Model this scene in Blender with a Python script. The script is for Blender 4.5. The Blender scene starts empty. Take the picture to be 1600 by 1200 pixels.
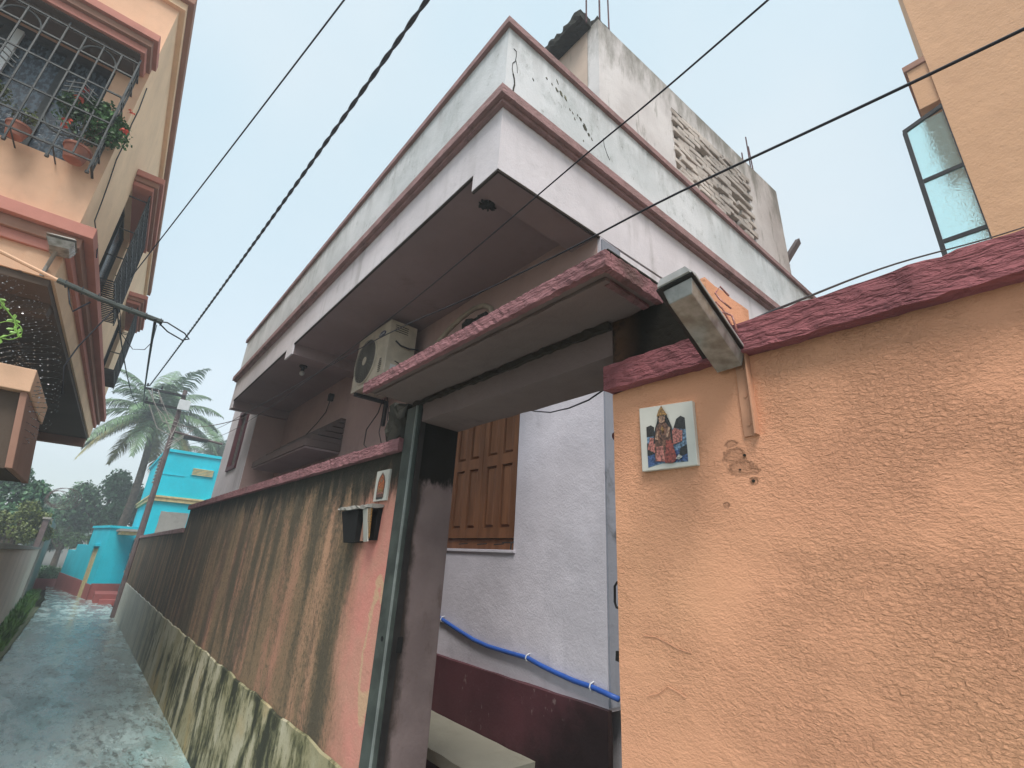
import bpy, bmesh, math, random
import numpy as np
from mathutils import Vector, Matrix
random.seed(7)
rng = np.random.RandomState(7)
sc = bpy.context.scene
C = sc.collection
# ------------------------------------------------------------------ camera
# axes: X runs along the alley, Y across it to the right, Z up; the camera is at the origin, 1.5 m above the ground
cam_d = bpy.data.cameras.new('camera'); cam = bpy.data.objects.new('camera', cam_d); C.objects.link(cam)
R = [[-0.6533589, -0.23713884, -0.71894876], [0.75520244, -0.27043705, -0.5971039], [0.05283386, 0.93307501, -0.35578029]]
# the axes in R form a mirrored frame (Y to the right of X); the scene is built with Y negated
R = [R[0], [-v for v in R[1]], R[2]]
m = Matrix([[R[i][j] for j in range(3)] + [0] for i in range(3)] + [[0, 0, 0, 1]])
cam.matrix_world = m
cam_d.sensor_width = 36; cam_d.lens = 734 / 1600 * 36; cam_d.clip_start = 0.02; cam_d.clip_end = 2000
sc.camera = cam
sc.render.resolution_x = 1024; sc.render.resolution_y = 768
# ------------------------------------------------------------------ sky, sun, exposure
SUN_EL, SUN_AZ = math.radians(58), math.radians(-52)   # behind the camera, over the open side of the alley
world = bpy.data.worlds.new('World'); sc.world = world; world.use_nodes = True
nt = world.node_tree; nt.nodes.clear()
wo = nt.nodes.new('ShaderNodeOutputWorld')
b1 = nt.nodes.new('ShaderNodeBackground'); b2 = nt.nodes.new('ShaderNodeBackground'); ad = nt.nodes.new('ShaderNodeAddShader')
sk = nt.nodes.new('ShaderNodeTexSky'); sk.sky_type = 'NISHITA'; sk.sun_disc = False
sk.sun_elevation = SUN_EL; sk.sun_rotation = SUN_AZ; sk.air_density = 1.0; sk.dust_density = 1.5
nt.links.new(sk.outputs[0], b1.inputs[0]); b1.inputs[1].default_value = 0.05
tc = nt.nodes.new('ShaderNodeTexCoord'); no = nt.nodes.new('ShaderNodeTexNoise'); no.inputs['Scale'].default_value = 1.6; no.inputs['Detail'].default_value = 3
cr = nt.nodes.new('ShaderNodeValToRGB')
cr.color_ramp.elements[0].position = 0.3; cr.color_ramp.elements[0].color = (0.60, 0.76, 0.79, 1)
cr.color_ramp.elements[1].position = 0.75; cr.color_ramp.elements[1].color = (0.79, 0.84, 0.81, 1)
nt.links.new(tc.outputs['Generated'], no.inputs['Vector']); nt.links.new(no.outputs[0], cr.inputs[0]); nt.links.new(cr.outputs[0], b2.inputs[0])
b2.inputs[1].default_value = 0.58
nt.links.new(b1.outputs[0], ad.inputs[0]); nt.links.new(b2.outputs[0], ad.inputs[1]); nt.links.new(ad.outputs[0], wo.inputs[0])
sd = bpy.data.lights.new('sun', 'SUN'); sd.energy = 2.4; sd.angle = math.radians(24); sd.color = (1, 0.965, 0.92)
so = bpy.data.objects.new('sun', sd); C.objects.link(so)
d = Vector((math.cos(SUN_EL) * math.sin(SUN_AZ), math.cos(SUN_EL) * math.cos(SUN_AZ), math.sin(SUN_EL)))
so.rotation_euler = d.to_track_quat('Z', 'Y').to_euler()
sc.view_settings.view_transform = 'Standard'; sc.view_settings.look = 'None'; sc.view_settings.gamma = 1
sc.view_settings.exposure = 0.68; sc.view_settings.use_curve_mapping = False
sc.cycles.max_bounces = 8; sc.cycles.diffuse_bounces = 4; sc.cycles.volume_bounces = 0


# ------------------------------------------------------------------ materials
class NB:
    """small node builder"""
    def __init__(s, name):
        s.m = bpy.data.materials.new(name); s.m.use_nodes = True
        s.t = s.m.node_tree; s.p = s.t.nodes['Principled BSDF']
        g = s.t.nodes.new('ShaderNodeNewGeometry'); s.pos = g.outputs['Position']; s.nrm = g.outputs['Normal']

    def L(s, a, b): s.t.links.new(a, b)

    def val(s, x, sock):
        if isinstance(x, (int, float)): sock.default_value = x
        elif isinstance(x, tuple): sock.default_value = (*x, 1) if len(x) == 3 else x
        else: s.L(x, sock)

    def math(s, op, a, b=0.0, clamp=False):
        n = s.t.nodes.new('ShaderNodeMath'); n.operation = op; n.use_clamp = clamp
        s.val(a, n.inputs[0]); s.val(b, n.inputs[1]); return n.outputs[0]

    def axis(s, k):
        n = s.t.nodes.new('ShaderNodeSeparateXYZ'); s.L(s.pos, n.inputs[0]); return n.outputs[k]

    def noise(s, scale, detail=4, stretch=(1, 1, 1), rough=0.55, off=(0, 0, 0), dist=0.0):
        mp = s.t.nodes.new('ShaderNodeMapping'); mp.inputs['Scale'].default_value = stretch; mp.inputs['Location'].default_value = off
        s.L(s.pos, mp.inputs[0])
        n = s.t.nodes.new('ShaderNodeTexNoise'); n.inputs['Scale'].default_value = scale; n.inputs['Detail'].default_value = detail
        n.inputs['Roughness'].default_value = rough; n.inputs['Distortion'].default_value = dist
        s.L(mp.outputs[0], n.inputs['Vector']); return n.outputs[0]

    def ramp(s, x, a, b, lo=0.0, hi=1.0):
        n = s.t.nodes.new('ShaderNodeMapRange'); n.interpolation_type = 'SMOOTHSTEP'; n.clamp = True
        s.val(x, n.inputs[0]); n.inputs[1].default_value = a; n.inputs[2].default_value = b
        n.inputs[3].default_value = lo; n.inputs[4].default_value = hi; return n.outputs[0]

    def mix(s, f, a, b):
        n = s.t.nodes.new('ShaderNodeMix'); n.data_type = 'RGBA'
        s.val(f, n.inputs[0]); s.val(a, n.inputs[6]); s.val(b, n.inputs[7]); return n.outputs[2]

    def bump(s, h, strength, dist, prev=None):
        n = s.t.nodes.new('ShaderNodeBump'); n.inputs['Strength'].default_value = strength; n.inputs['Distance'].default_value = dist
        s.L(h, n.inputs['Height'])
        if prev is not None: s.L(prev, n.inputs['Normal'])
        return n.outputs[0]

    def done(s, col, rough=0.85, nrm=None, metal=0.0, spec=0.3):
        s.val(col, s.p.inputs['Base Color']); s.val(rough, s.p.inputs['Roughness'])
        s.p.inputs['Metallic'].default_value = metal; s.p.inputs['Specular IOR Level'].default_value = spec
        if nrm is not None: s.L(nrm, s.p.inputs['Normal'])
        return s.m


def simple(name, c, rough=0.6, metal=0.0, var=0.15, bscale=60, bd=0.0015, spec=0.3, cs=9):
    n = NB(name); v = n.noise(cs, 4); f = n.ramp(v, 0.3, 0.7)
    c2 = tuple(x * (1 - 2 * var) for x in c)
    nn = n.bump(n.noise(bscale, 3), 0.5, bd)
    return n.done(n.mix(f, c2, c), rough, nn, metal, spec)


def plaster(name, c, grime=(0.1, 0.1, 0.09), amount=0.5, streak=0.3, bscale=70, bd=0.003, rough=0.9, var=0.12, flakes=0.0):
    n = NB(name)
    f = n.ramp(n.noise(1.3, 5), 0.35, 0.65)
    c2 = tuple(x * (1 - var) for x in c)
    col = n.mix(f, c, c2)
    col = n.mix(n.ramp(n.noise(14, 5), 0.45, 0.75, 0, 0.25), col, tuple(x * 0.75 for x in c))
    st = n.ramp(n.noise(5, 5, (1.6, 1.6, 0.22)), 0.52, 0.72)
    st = n.math('MULTIPLY', st, n.ramp(n.noise(0.9, 3, off=(3, 1, 7)), 0.4, 0.65))
    col = n.mix(n.math('MULTIPLY', st, streak), col, grime)
    g2 = n.ramp(n.noise(2.3, 7, rough=0.7, off=(9, 2, 4)), 0.56, 0.74)
    col = n.mix(n.math('MULTIPLY', g2, amount), col, grime)
    if flakes > 0:
        fl = n.math('MULTIPLY', n.ramp(n.noise(9, 4, (1, 1, 1), 0.7, (5, 5, 5)), 0.68, 0.70), n.ramp(n.noise(1.1, 2, off=(2, 8, 1)), 0.53, 0.58))
        col = n.mix(n.math('MULTIPLY', fl, flakes), col, (0.10, 0.10, 0.07))
    b = n.bump(n.noise(bscale, 5, rough=0.65), 0.8, bd)
    b = n.bump(n.noise(6, 3), 0.4, bd * 4, b)
    return n.done(col, rough, b, spec=0.15)


M = {}


def build_materials():
    # orange stucco
    n = NB('orange_stucco')
    f = n.ramp(n.noise(1.2, 4, off=(1, 0, 0)), 0.35, 0.65)
    col = n.mix(f, (0.76, 0.39, 0.225), (0.69, 0.335, 0.20))
    col = n.mix(n.ramp(n.axis(0), 0.9, -0.9, 0, 0.30), col, (0.66, 0.345, 0.205))
    col = n.mix(n.ramp(n.noise(5, 6, rough=0.65, off=(4, 4, 4)), 0.45, 0.75, 0, 0.35), col, (0.60, 0.29, 0.17))
    h1 = n.noise(105, 5, (1, 1, 1.6), 0.6, dist=0.35); h2 = n.noise(210, 3, (1, 1, 1.4), 0.6); h3 = n.noise(7, 4, (1, 1, 1.6))
    msk = n.ramp(n.noise(3.4, 4, off=(7, 7, 7)), 0.38, 0.60, 0.22, 1.0)
    sm = n.ramp(n.math('ADD', n.axis(0), n.math('MULTIPLY', n.noise(4, 4), 0.3)), 0.50, 0.62, 1.0, 0.55)
    hh = n.math('MULTIPLY', n.math('MULTIPLY', n.ramp(h1, 0.30, 0.72), msk), sm)
    col = n.mix(n.math('MULTIPLY', n.ramp(h1, 0.42, 0.30), n.math('MULTIPLY', msk, 0.30)), col, (0.42, 0.19, 0.10))  # hollows of the stucco relief darkened in the colour, as painted crevice shade
    cz_ = n.axis(2); cx_ = n.axis(0); crat = None; wob = n.math('MULTIPLY', n.math('SUBTRACT', n.noise(95, 6, rough=0.75), 0.5), 2.6)
    for (px_, pz_, rx_, rz_) in ((0.492, 0.262, 0.030, 0.020), (0.478, 0.232, 0.036, 0.018), (0.455, 0.201, 0.011, 0.010), (0.497, 0.292, 0.016, 0.010), (0.523, 0.151, 0.009, 0.007), (0.455, 0.222, 0.018, 0.008)):
        u_ = n.math('DIVIDE', n.math('SUBTRACT', cx_, px_), rx_); v_ = n.math('DIVIDE', n.math('SUBTRACT', cz_, pz_), rz_)
        q_ = n.math('ADD', n.math('ADD', n.math('MULTIPLY', u_, u_), n.math('MULTIPLY', v_, v_)), wob)
        q_ = n.ramp(q_, 1.1, 0.35); crat = q_ if crat is None else n.math('MAXIMUM', crat, q_)
    col = n.mix(n.math('MULTIPLY', crat, 0.55), col, (0.34, 0.17, 0.10))
    hh = n.math('SUBTRACT', hh, n.math('MULTIPLY', crat, 0.9))
    b = n.bump(h3, 0.5, 0.010); b = n.bump(hh, 1.0, 0.0044, b); b = n.bump(h2, 0.8, 0.0018, b)
    M['orange'] = n.done(col, 0.92, b, spec=0.2)
    # crimson coping, brushed horizontally
    for nm, c, c2 in (('crimson', (0.30, 0.10, 0.108), (0.205, 0.07, 0.078)), ('rose', (0.30, 0.14, 0.148), (0.20, 0.092, 0.098)), ('dusty', (0.36, 0.215, 0.21), (0.26, 0.16, 0.15))):
        n = NB(nm + '_paint')
        f = n.ramp(n.noise(6, 6), 0.35, 0.7)
        col = n.mix(f, c, c2)
        col = n.mix(n.ramp(n.noise(3.1, 7, rough=0.7, off=(2, 5, 8)), 0.55, 0.72, 0, 0.75), col, (0.075, 0.05, 0.04))
        b = n.bump(n.ramp(n.noise(34, 4, (0.45, 1, 1.9), 0.6, dist=0.5), 0.3, 0.75), 1.0, 0.010 if nm == 'crimson' else 0.006); b = n.bump(n.noise(160, 3), 0.6, 0.002, b)
        M[nm] = n.done(col, 0.85, b, spec=0.25)
    # compound wall with black streaks
    n = NB('streaked_wall')
    base = n.mix(n.ramp(n.noise(1.1, 4), 0.35, 0.65), (0.47, 0.265, 0.165), (0.44, 0.205, 0.14))
    pink = n.mix(n.ramp(n.noise(5, 5), 0.35, 0.65), (0.62, 0.25, 0.20), (0.55, 0.27, 0.20))
    x = n.axis(0); z = n.axis(2)
    near = n.ramp(n.math('ADD', x, n.math('MULTIPLY', n.noise(2.5, 4, (1, 1, 0.5)), 0.7)), 2.98, 2.62)
    base = n.mix(near, base, pink)
    # ochre and olive runs
    iso = n.noise(52, 7, (1, 1, 0.7), 0.80, off=(2, 2, 2)); iso2 = n.noise(10, 5, (1, 1, 0.55), 0.65, off=(6, 2, 2))
    s0 = n.noise(3.6, 3, (1, 1, 0.16), 0.5, dist=0.3)
    s1 = n.noise(5.2, 3, (1, 1, 0.13), 0.55, off=(3, 0, 0), dist=0.25)
    s2 = n.noise(16, 3, (1, 1, 0.09), 0.5, off=(8, 0, 2))
    big = n.noise(1.3, 3, (1, 1, 0.35), 0.5, off=(5, 0, 0))
    near_keep = n.math('SUBTRACT', 1.0, n.math('MULTIPLY', near, n.ramp(z, 0.42, 0.25)))
    far = n.ramp(x, 4.0, 8.0)
    def mixn(*pairs):
        o = None
        for sock, w_ in pairs:
            q = n.math('MULTIPLY', sock, w_); o = q if o is None else n.math('ADD', o, q)
        return o
    ko = mixn((s0, 0.62), (iso2, 0.16), (iso, 0.22), (far, 0.04))
    olive = n.ramp(ko, 0.38, 0.54, 0.15, 0.92)
    col = n.mix(n.math('MULTIPLY', olive, near_keep), base, (0.215, 0.150, 0.088))
    k = mixn((s1, 0.40), (big, 0.22), (s2, 0.08), (iso, 0.20), (iso2, 0.10), (n.ramp(z, -0.35, 0.50), 0.055), (far, 0.045))
    dark = n.math('MULTIPLY', n.ramp(k, 0.480, 0.585), near_keep)
    col = n.mix(n.math('MULTIPLY', dark, 0.82), col, (0.066, 0.060, 0.043))
    fine = n.math('MULTIPLY', n.ramp(iso, 0.52, 0.62, 0, 0.65), n.math('MULTIPLY', olive, near_keep))
    col = n.mix(fine, col, (0.055, 0.05, 0.036))
    rag = n.math('ADD', z, n.math('MULTIPLY', n.math('SUBTRACT', n.noise(9, 6, (1, 1, 0.22), 0.68), 0.5), 0.85))
    col = n.mix(n.ramp(n.math('ADD', rag, n.math('MULTIPLY', iso, 0.12)), 0.30, 0.50, 0, 0.93), col, (0.022, 0.022, 0.016))
    # pale patch beside the gate frame
    dx = n.math('SUBTRACT', x, 2.20); dz = n.math('MULTIPLY', n.math('ADD', z, 0.38), 0.30)
    rr = n.math('ADD', n.math('MULTIPLY', dx, dx), n.math('MULTIPLY', dz, dz))
    rr = n.math('ADD', rr, n.math('MULTIPLY', n.math('SUBTRACT', n.noise(12, 5), 0.5), 0.016))
    ring = n.math('MULTIPLY', n.ramp(rr, 0.0035, 0.0050), n.ramp(rr, 0.0080, 0.0065))
    col = n.mix(n.math('MULTIPLY', ring, 0.6), col, (0.55, 0.42, 0.24))
    b = n.bump(n.noise(70, 5, rough=0.7), 1.0, 0.004); b = n.bump(n.noise(12, 5), 0.6, 0.010, b)
    M['streak'] = n.done(col, 0.88, b, spec=0.25)
    # plinth render with moss
    n = NB('mossy_plinth')
    x = n.axis(0); z = n.axis(2)
    col = n.mix(n.ramp(n.noise(2.2, 6), 0.38, 0.62), (0.46, 0.42, 0.30), (0.31, 0.275, 0.16))
    col = n.mix(n.ramp(n.noise(1.6, 4, off=(4, 0, 1)), 0.55, 0.7, 0, 0.6), col, (0.42, 0.27, 0.09))
    s1 = n.noise(5.0, 4, (1, 1, 0.28), 0.6, dist=0.3); big = n.noise(1.2, 3, off=(2, 0, 0)); iso = n.noise(24, 6, (1, 1, 0.6), 0.7)
    k = n.math('ADD', n.math('MULTIPLY', s1, 0.50), n.math('ADD', n.math('MULTIPLY', big, 0.28), n.math('MULTIPLY', iso, 0.22)))
    k = n.math('ADD', k, n.math('MULTIPLY', n.ramp(x, 8.0, 3.0), 0.05))
    col = n.mix(n.ramp(k, 0.49, 0.55, 0, 0.85), col, (0.13, 0.125, 0.055))
    col = n.mix(n.ramp(k, 0.530, 0.590, 0, 0.95), col, (0.028, 0.030, 0.018))
    col = n.mix(n.ramp(iso, 0.56, 0.68, 0, 0.5), col, (0.07, 0.065, 0.035))
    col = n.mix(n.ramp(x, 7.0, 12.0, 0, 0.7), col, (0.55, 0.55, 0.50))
    b = n.bump(n.noise(60, 5, rough=0.65), 0.8, 0.004); b = n.bump(n.noise(5, 4), 0.5, 0.02, b)
    M['plinth'] = n.done(col, 0.7, b)
    # alley concrete, wet
    n = NB('wet_concrete')
    a1 = n.noise(1.3, 7, (0.7, 1.4, 1), 0.66, dist=0.4); a2 = n.noise(11, 6, (0.5, 1.5, 1), 0.72, dist=0.5)
    col = n.mix(n.ramp(a1, 0.30, 0.70), (0.50, 0.64, 0.62), (0.30, 0.41, 0.40))
    col = n.mix(n.ramp(n.noise(0.9, 4, (0.8, 1.4, 1), off=(6, 1, 0)), 0.48, 0.7, 0, 0.6), col, (0.15, 0.33, 0.33))
    col = n.mix(n.ramp(n.noise(2.0, 6, (0.5, 1.4, 1), 0.7, (9, 6, 0)), 0.46, 0.76, 0, 0.65), col, (0.30, 0.265, 0.22))
    col = n.mix(n.ramp(a2, 0.50, 0.62, 0, 0.80), col, (0.075, 0.085, 0.07))
    col = n.mix(n.ramp(n.noise(22, 5, (0.5, 1.3, 1), 0.7, (4, 4, 0)), 0.56, 0.66, 0, 0.55), col, (0.62, 0.66, 0.64))
    col = n.mix(n.ramp(n.noise(40, 5, rough=0.75), 0.55, 0.7, 0, 0.4), col, (0.10, 0.11, 0.10))
    wet = n.noise(2.6, 7, (0.6, 1.5, 1), 0.68, off=(1, 9, 0))
    rough = n.ramp(wet, 0.38, 0.60, 0.48, 0.06)
    hb = n.math('ADD', n.math('MULTIPLY', a2, 0.6), n.math('MULTIPLY', n.noise(34, 5, (0.5, 1.5, 1), 0.7, dist=0.6), 0.4))
    b = n.bump(n.noise(3.2, 4, (0.7, 1.2, 1)), 0.4, 0.03); b = n.bump(hb, 1.0, 0.018, b); b = n.bump(n.noise(120, 4), 0.4, 0.002, b)
    n.val(n.ramp(wet, 0.40, 0.58, 0.15, 1.0), n.p.inputs['Coat Weight']); n.p.inputs['Coat Roughness'].default_value = 0.12; n.p.inputs['Coat IOR'].default_value = 1.6
    n.L(n.bump(hb, 0.5, 0.010), n.p.inputs['Coat Normal'])
    M['alley'] = n.done(col, rough, b, spec=0.8)
    M['house'] = plaster('lilac_white_plaster', (0.68, 0.64, 0.665), (0.30, 0.28, 0.27), 0.45, 0.45, flakes=0.0, bd=0.003)
    n = NB('weathered_parapet_plaster'); z = n.axis(2)
    col = n.mix(n.ramp(n.noise(1.6, 6), 0.35, 0.65), (0.66, 0.675, 0.69), (0.54, 0.565, 0.575))
    mot = n.noise(4.5, 7, (1, 1, 0.6), 0.72, off=(9, 2, 4)); spk = n.noise(28, 5, (1, 1, 0.7), 0.7, off=(1, 7, 3)); dr = n.noise(6, 5, (1, 1, 0.18), 0.65, off=(3, 3, 0))
    col = n.mix(n.ramp(mot, 0.48, 0.70, 0, 0.55), col, (0.36, 0.39, 0.38))
    col = n.mix(n.math('MULTIPLY', n.ramp(spk, 0.56, 0.68), n.ramp(mot, 0.46, 0.60, 0, 0.6)), col, (0.20, 0.21, 0.19))
    up = n.math('MULTIPLY', n.ramp(z, 2.98, 3.33), n.ramp(dr, 0.42, 0.62)); col = n.mix(n.math('MULTIPLY', up, 0.45), col, (0.27, 0.27, 0.26))
    lo = n.math('MULTIPLY', n.ramp(n.math('ADD', z, n.math('MULTIPLY', mot, 0.22)), 2.92, 2.80), 0.55); col = n.mix(lo, col, (0.30, 0.31, 0.25))
    b = n.bump(n.noise(60, 5, rough=0.7), 0.9, 0.0035); b = n.bump(n.noise(6, 4), 0.5, 0.012, b)
    M['parapet'] = n.done(col, 0.9, b)
    M['lilac'] = plaster('lilac_wall_paint', (0.66, 0.62, 0.67), (0.34, 0.32, 0.36), 0.42, 0.35, bscale=95, bd=0.004, var=0.2)
    M['soffit'] = plaster('brownish_soffit_paint', (0.32, 0.235, 0.235), (0.14, 0.10, 0.10), 0.45, 0.0, bd=0.0015)
    M['shade'] = plaster('dark_brown_sunshade', (0.125, 0.088, 0.08), (0.05, 0.04, 0.035), 0.5, 0.0, bd=0.0015)
    M['jamb'] = plaster('bluish_speckled_corner', (0.27, 0.28, 0.32), (0.05, 0.05, 0.05), 0.9, 0.6)
    M['recess'] = plaster('pinkish_recess_paint', (0.46, 0.32, 0.29), (0.16, 0.11, 0.10), 0.4, 0.2, bd=0.0015)
    M['maroon'] = plaster('maroon_plinth_paint', (0.115, 0.040, 0.048), (0.22, 0.15, 0.14), 0.25, 0.1, bd=0.002, rough=0.6)
    n = NB('maroon_base_paint'); x = n.axis(0); z = n.axis(2)
    col = n.mix(n.ramp(n.noise(3, 5), 0.35, 0.65), (0.115, 0.040, 0.048), (0.085, 0.030, 0.036))
    sc_ = n.math('MULTIPLY', n.ramp(n.noise(26, 4, (1, 1, 0.5), 0.7), 0.60, 0.68), n.ramp(n.noise(3, 3, off=(1, 4, 0)), 0.5, 0.6))
    col = n.mix(n.math('MULTIPLY', sc_, 0.5), col, (0.35, 0.27, 0.25))
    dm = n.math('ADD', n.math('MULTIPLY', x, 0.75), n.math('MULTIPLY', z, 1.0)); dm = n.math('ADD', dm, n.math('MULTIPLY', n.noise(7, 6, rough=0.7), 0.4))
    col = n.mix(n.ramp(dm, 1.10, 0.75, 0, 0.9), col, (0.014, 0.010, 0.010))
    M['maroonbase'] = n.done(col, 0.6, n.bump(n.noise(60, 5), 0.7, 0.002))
    M['bench'] = plaster('bench_cement', (0.36, 0.34, 0.27), (0.13, 0.12, 0.09), 0.5, 0.1, bd=0.003)
    # rooftop room: white plaster going mossy towards the top
    n = NB('weathered_rooftop_plaster')
    col = n.mix(n.ramp(n.noise(1.5, 5), 0.35, 0.65), (0.66, 0.63, 0.62), (0.54, 0.505, 0.495))
    z = n.axis(2)
    zz = n.math('ADD', z, n.math('MULTIPLY', n.noise(3.2, 6, (1, 1, 0.3), 0.7), 2.6))
    col = n.mix(n.ramp(zz, 6.15, 7.05, 0, 0.80), col, (0.13, 0.125, 0.095))
    col = n.mix(n.ramp(n.noise(7, 6, (1, 1, 0.2), 0.7, (3, 3, 3)), 0.54, 0.66, 0, 0.5), col, (0.16, 0.15, 0.12))
    b = n.bump(n.noise(45, 5, rough=0.65), 0.8, 0.004); b = n.bump(n.noise(5, 3), 0.4, 0.02, b)
    M['rooftop'] = n.done(col, 0.9, b)
    M['salmon'] = plaster('salmon_old_paint', (0.56, 0.44, 0.36), (0.12, 0.11, 0.08), 0.8, 0.9)
    M['mossblack'] = plaster('black_mossy_concrete', (0.032, 0.030, 0.024), (0.010, 0.010, 0.008), 0.9, 0.5, bscale=40, bd=0.006)
    n = NB('black_stained_lintel'); col = n.mix(n.ramp(n.noise(8, 6, rough=0.7), 0.42, 0.62), (0.10, 0.055, 0.035), (0.012, 0.011, 0.009))
    col = n.mix(n.ramp(n.axis(0), 0.72, 0.84), (0.016, 0.014, 0.011), col)
    M['blkstain'] = n.done(col, 0.95, n.bump(n.noise(50, 5), 0.8, 0.004), spec=0.03)
    n = NB('stained_gate_pillar'); z = n.axis(2)
    zz = n.math('ADD', z, n.math('MULTIPLY', n.math('SUBTRACT', n.noise(14, 6, (1, 1, 0.5), 0.7), 0.5), 0.22))
    yy = n.math('ADD', n.axis(1), n.math('MULTIPLY', n.math('SUBTRACT', n.noise(9, 6, (1, 1, 0.6), 0.7), 0.5), 0.12))
    col = n.mix(n.ramp(n.noise(3, 5), 0.35, 0.65), (0.215, 0.165, 0.16), (0.155, 0.118, 0.115))
    col = n.mix(n.ramp(n.noise(9, 6, (1, 1, 0.4), 0.7, (2, 2, 2)), 0.55, 0.7, 0, 0.6), col, (0.10, 0.07, 0.06))
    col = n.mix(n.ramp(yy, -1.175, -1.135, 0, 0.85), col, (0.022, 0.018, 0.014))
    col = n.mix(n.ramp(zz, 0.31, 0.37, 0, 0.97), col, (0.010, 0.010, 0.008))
    M['pillar'] = n.done(col, 0.95, n.bump(n.noise(60, 5), 0.8, 0.003), spec=0.04)
    M['beam'] = plaster('brown_lintel_underside', (0.20, 0.145, 0.135), (0.07, 0.05, 0.045), 0.6, 0.2, bd=0.0025)
    M['groove'] = plaster('blackened_groove', (0.05, 0.038, 0.03), (0.01, 0.01, 0.008), 0.9, 0.5)
    M['steel'] = simple('grey_green_painted_steel', (0.075, 0.088, 0.078), 0.55, 0.0, 0.25, 40, 0.002)
    M['steel_light'] = simple('pale_painted_steel_edge', (0.25, 0.275, 0.26), 0.5, 0.0, 0.2)
    M['iron'] = simple('black_iron', (0.03, 0.028, 0.028), 0.5, 0.3, 0.2)
    M['grille'] = simple('grey_painted_grille', (0.060, 0.063, 0.060), 0.5, 0.2, 0.25)
    M['rust'] = simple('rusty_rebar', (0.13, 0.055, 0.06), 0.8, 0.3, 0.3)
    n = NB('brown_shutter_wood'); col = n.mix(n.ramp(n.noise(16, 5, (1, 1, 0.12)), 0.35, 0.65), (0.225, 0.097, 0.046), (0.155, 0.064, 0.030))
    M['wood'] = n.done(col, 0.5, n.bump(n.noise(60, 4, (1, 1, 0.15)), 0.5, 0.0015))
    M['woodgrey'] = simple('grey_weathered_wood', (0.14, 0.10, 0.09), 0.8)
    M['cream'] = plaster('cream_wall_paint', (0.86, 0.61, 0.40), (0.55, 0.36, 0.23), 0.35, 0.25, bd=0.0015)
    M['peach'] = plaster('peach_wall_paint', (0.80, 0.50, 0.33), (0.55, 0.31, 0.20), 0.4, 0.25, bd=0.0015)
    M['brick_red'] = plaster('salmon_red_band_paint', (0.54, 0.235, 0.185), (0.26, 0.13, 0.10), 0.35, 0.2, bd=0.0015)
    M['brown_band'] = plaster('brown_band_paint', (0.36, 0.20, 0.145), (0.16, 0.09, 0.07), 0.35, 0.2, bd=0.0015)
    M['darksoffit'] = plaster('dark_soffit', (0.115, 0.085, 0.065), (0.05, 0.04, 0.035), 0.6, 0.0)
    M['rbld'] = plaster('light_orange_stucco', (0.66, 0.385, 0.225), (0.50, 0.27, 0.16), 0.3, 0.1, bscale=45, bd=0.006)
    M['cyan'] = plaster('bright_turquoise_paint', (0.010, 0.56, 0.69), (0.01, 0.38, 0.48), 0.3, 0.15, bd=0.002)
    M['redplinth'] = plaster('brick_red_base_paint', (0.34, 0.105, 0.095), (0.2, 0.07, 0.06), 0.4, 0.2)
    M['yellow'] = simple('cream_yellow_trim', (0.66, 0.52, 0.26), 0.7)
    M['grey'] = plaster('bare_grey_cement', (0.33, 0.31, 0.28), (0.13, 0.12, 0.10), 0.5, 0.5)
    M['fence'] = plaster('pinkish_grey_fence_render', (0.64, 0.52, 0.44), (0.36, 0.29, 0.25), 0.4, 0.5)
    M['pole'] = simple('weathered_concrete_pole', (0.16, 0.115, 0.11), 0.8)
    M['cable'] = simple('black_cable', (0.022, 0.022, 0.028), 0.5)
    M['cablelight'] = simple('pale_cable', (0.45, 0.40, 0.36), 0.6)
    M['conduit'] = simple('cream_conduit', (0.42, 0.36, 0.28), 0.6)
    M['bluepipe'] = simple('blue_plastic_pipe', (0.035, 0.105, 0.40), 0.35, 0, 0.1, 20, 0.0005)
    M['white'] = simple('white_plastic', (0.65, 0.66, 0.66), 0.4, 0, 0.05)
    M['acbody'] = simple('cream_enamel', (0.60, 0.53, 0.42), 0.4, 0, 0.12, 30, 0.0005)
    M['acdark'] = simple('dark_fan_cavity', (0.055, 0.05, 0.042), 0.6)
    M['acgrille'] = simple('fan_guard_wire', (0.20, 0.185, 0.155), 0.5)
    M['badge'] = simple('navy_badge', (0.012, 0.016, 0.07), 0.3, 0, 0.05)
    M['brick'] = plaster('old_bricks', (0.60, 0.54, 0.49), (0.12, 0.11, 0.09), 0.7, 0.4, bscale=50, bd=0.006, var=0.3)
    M['mortar'] = plaster('dark_recessed_mortar', (0.16, 0.14, 0.115), (0.05, 0.05, 0.04), 0.6, 0.2)
    M['lamppan'] = simple('galvanised_lamp_pan', (0.46, 0.455, 0.44), 0.4, 0.2, 0.15)
    n = NB('cloudy_lamp_cover'); col = n.mix(n.ramp(n.noise(22, 4), 0.35, 0.7), (0.45, 0.435, 0.40), (0.23, 0.215, 0.185))
    n.p.inputs['Transmission Weight'].default_value = 0.35; n.p.inputs['Coat Weight'].default_value = 0.5
    M['lampcover'] = n.done(col, 0.18, None, 0, 0.6)
    n = NB('frosted_window_glass'); n.p.inputs['Transmission Weight'].default_value = 0.9; n.p.inputs['IOR'].default_value = 1.15
    bb = n.bump(n.ramp(n.noise(22, 2, dist=1.4), 0.42, 0.58), 0.5, 0.003)
    M['frost'] = n.done((0.72, 0.97, 0.96), 0.25, bb)
    n = NB('dark_window_glass'); bb = n.bump(n.noise(55, 2, dist=1.0), 0.6, 0.004)
    M['darkglass'] = n.done(n.mix(n.ramp(n.noise(40, 2, (1, 1, 0.5)), 0.45, 0.6), (0.015, 0.022, 0.030), (0.075, 0.11, 0.14)), 0.2, bb, spec=0.6)
    M['lampbracket'] = simple('wall_coloured_strip', (0.60, 0.31, 0.19), 0.7)
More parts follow.
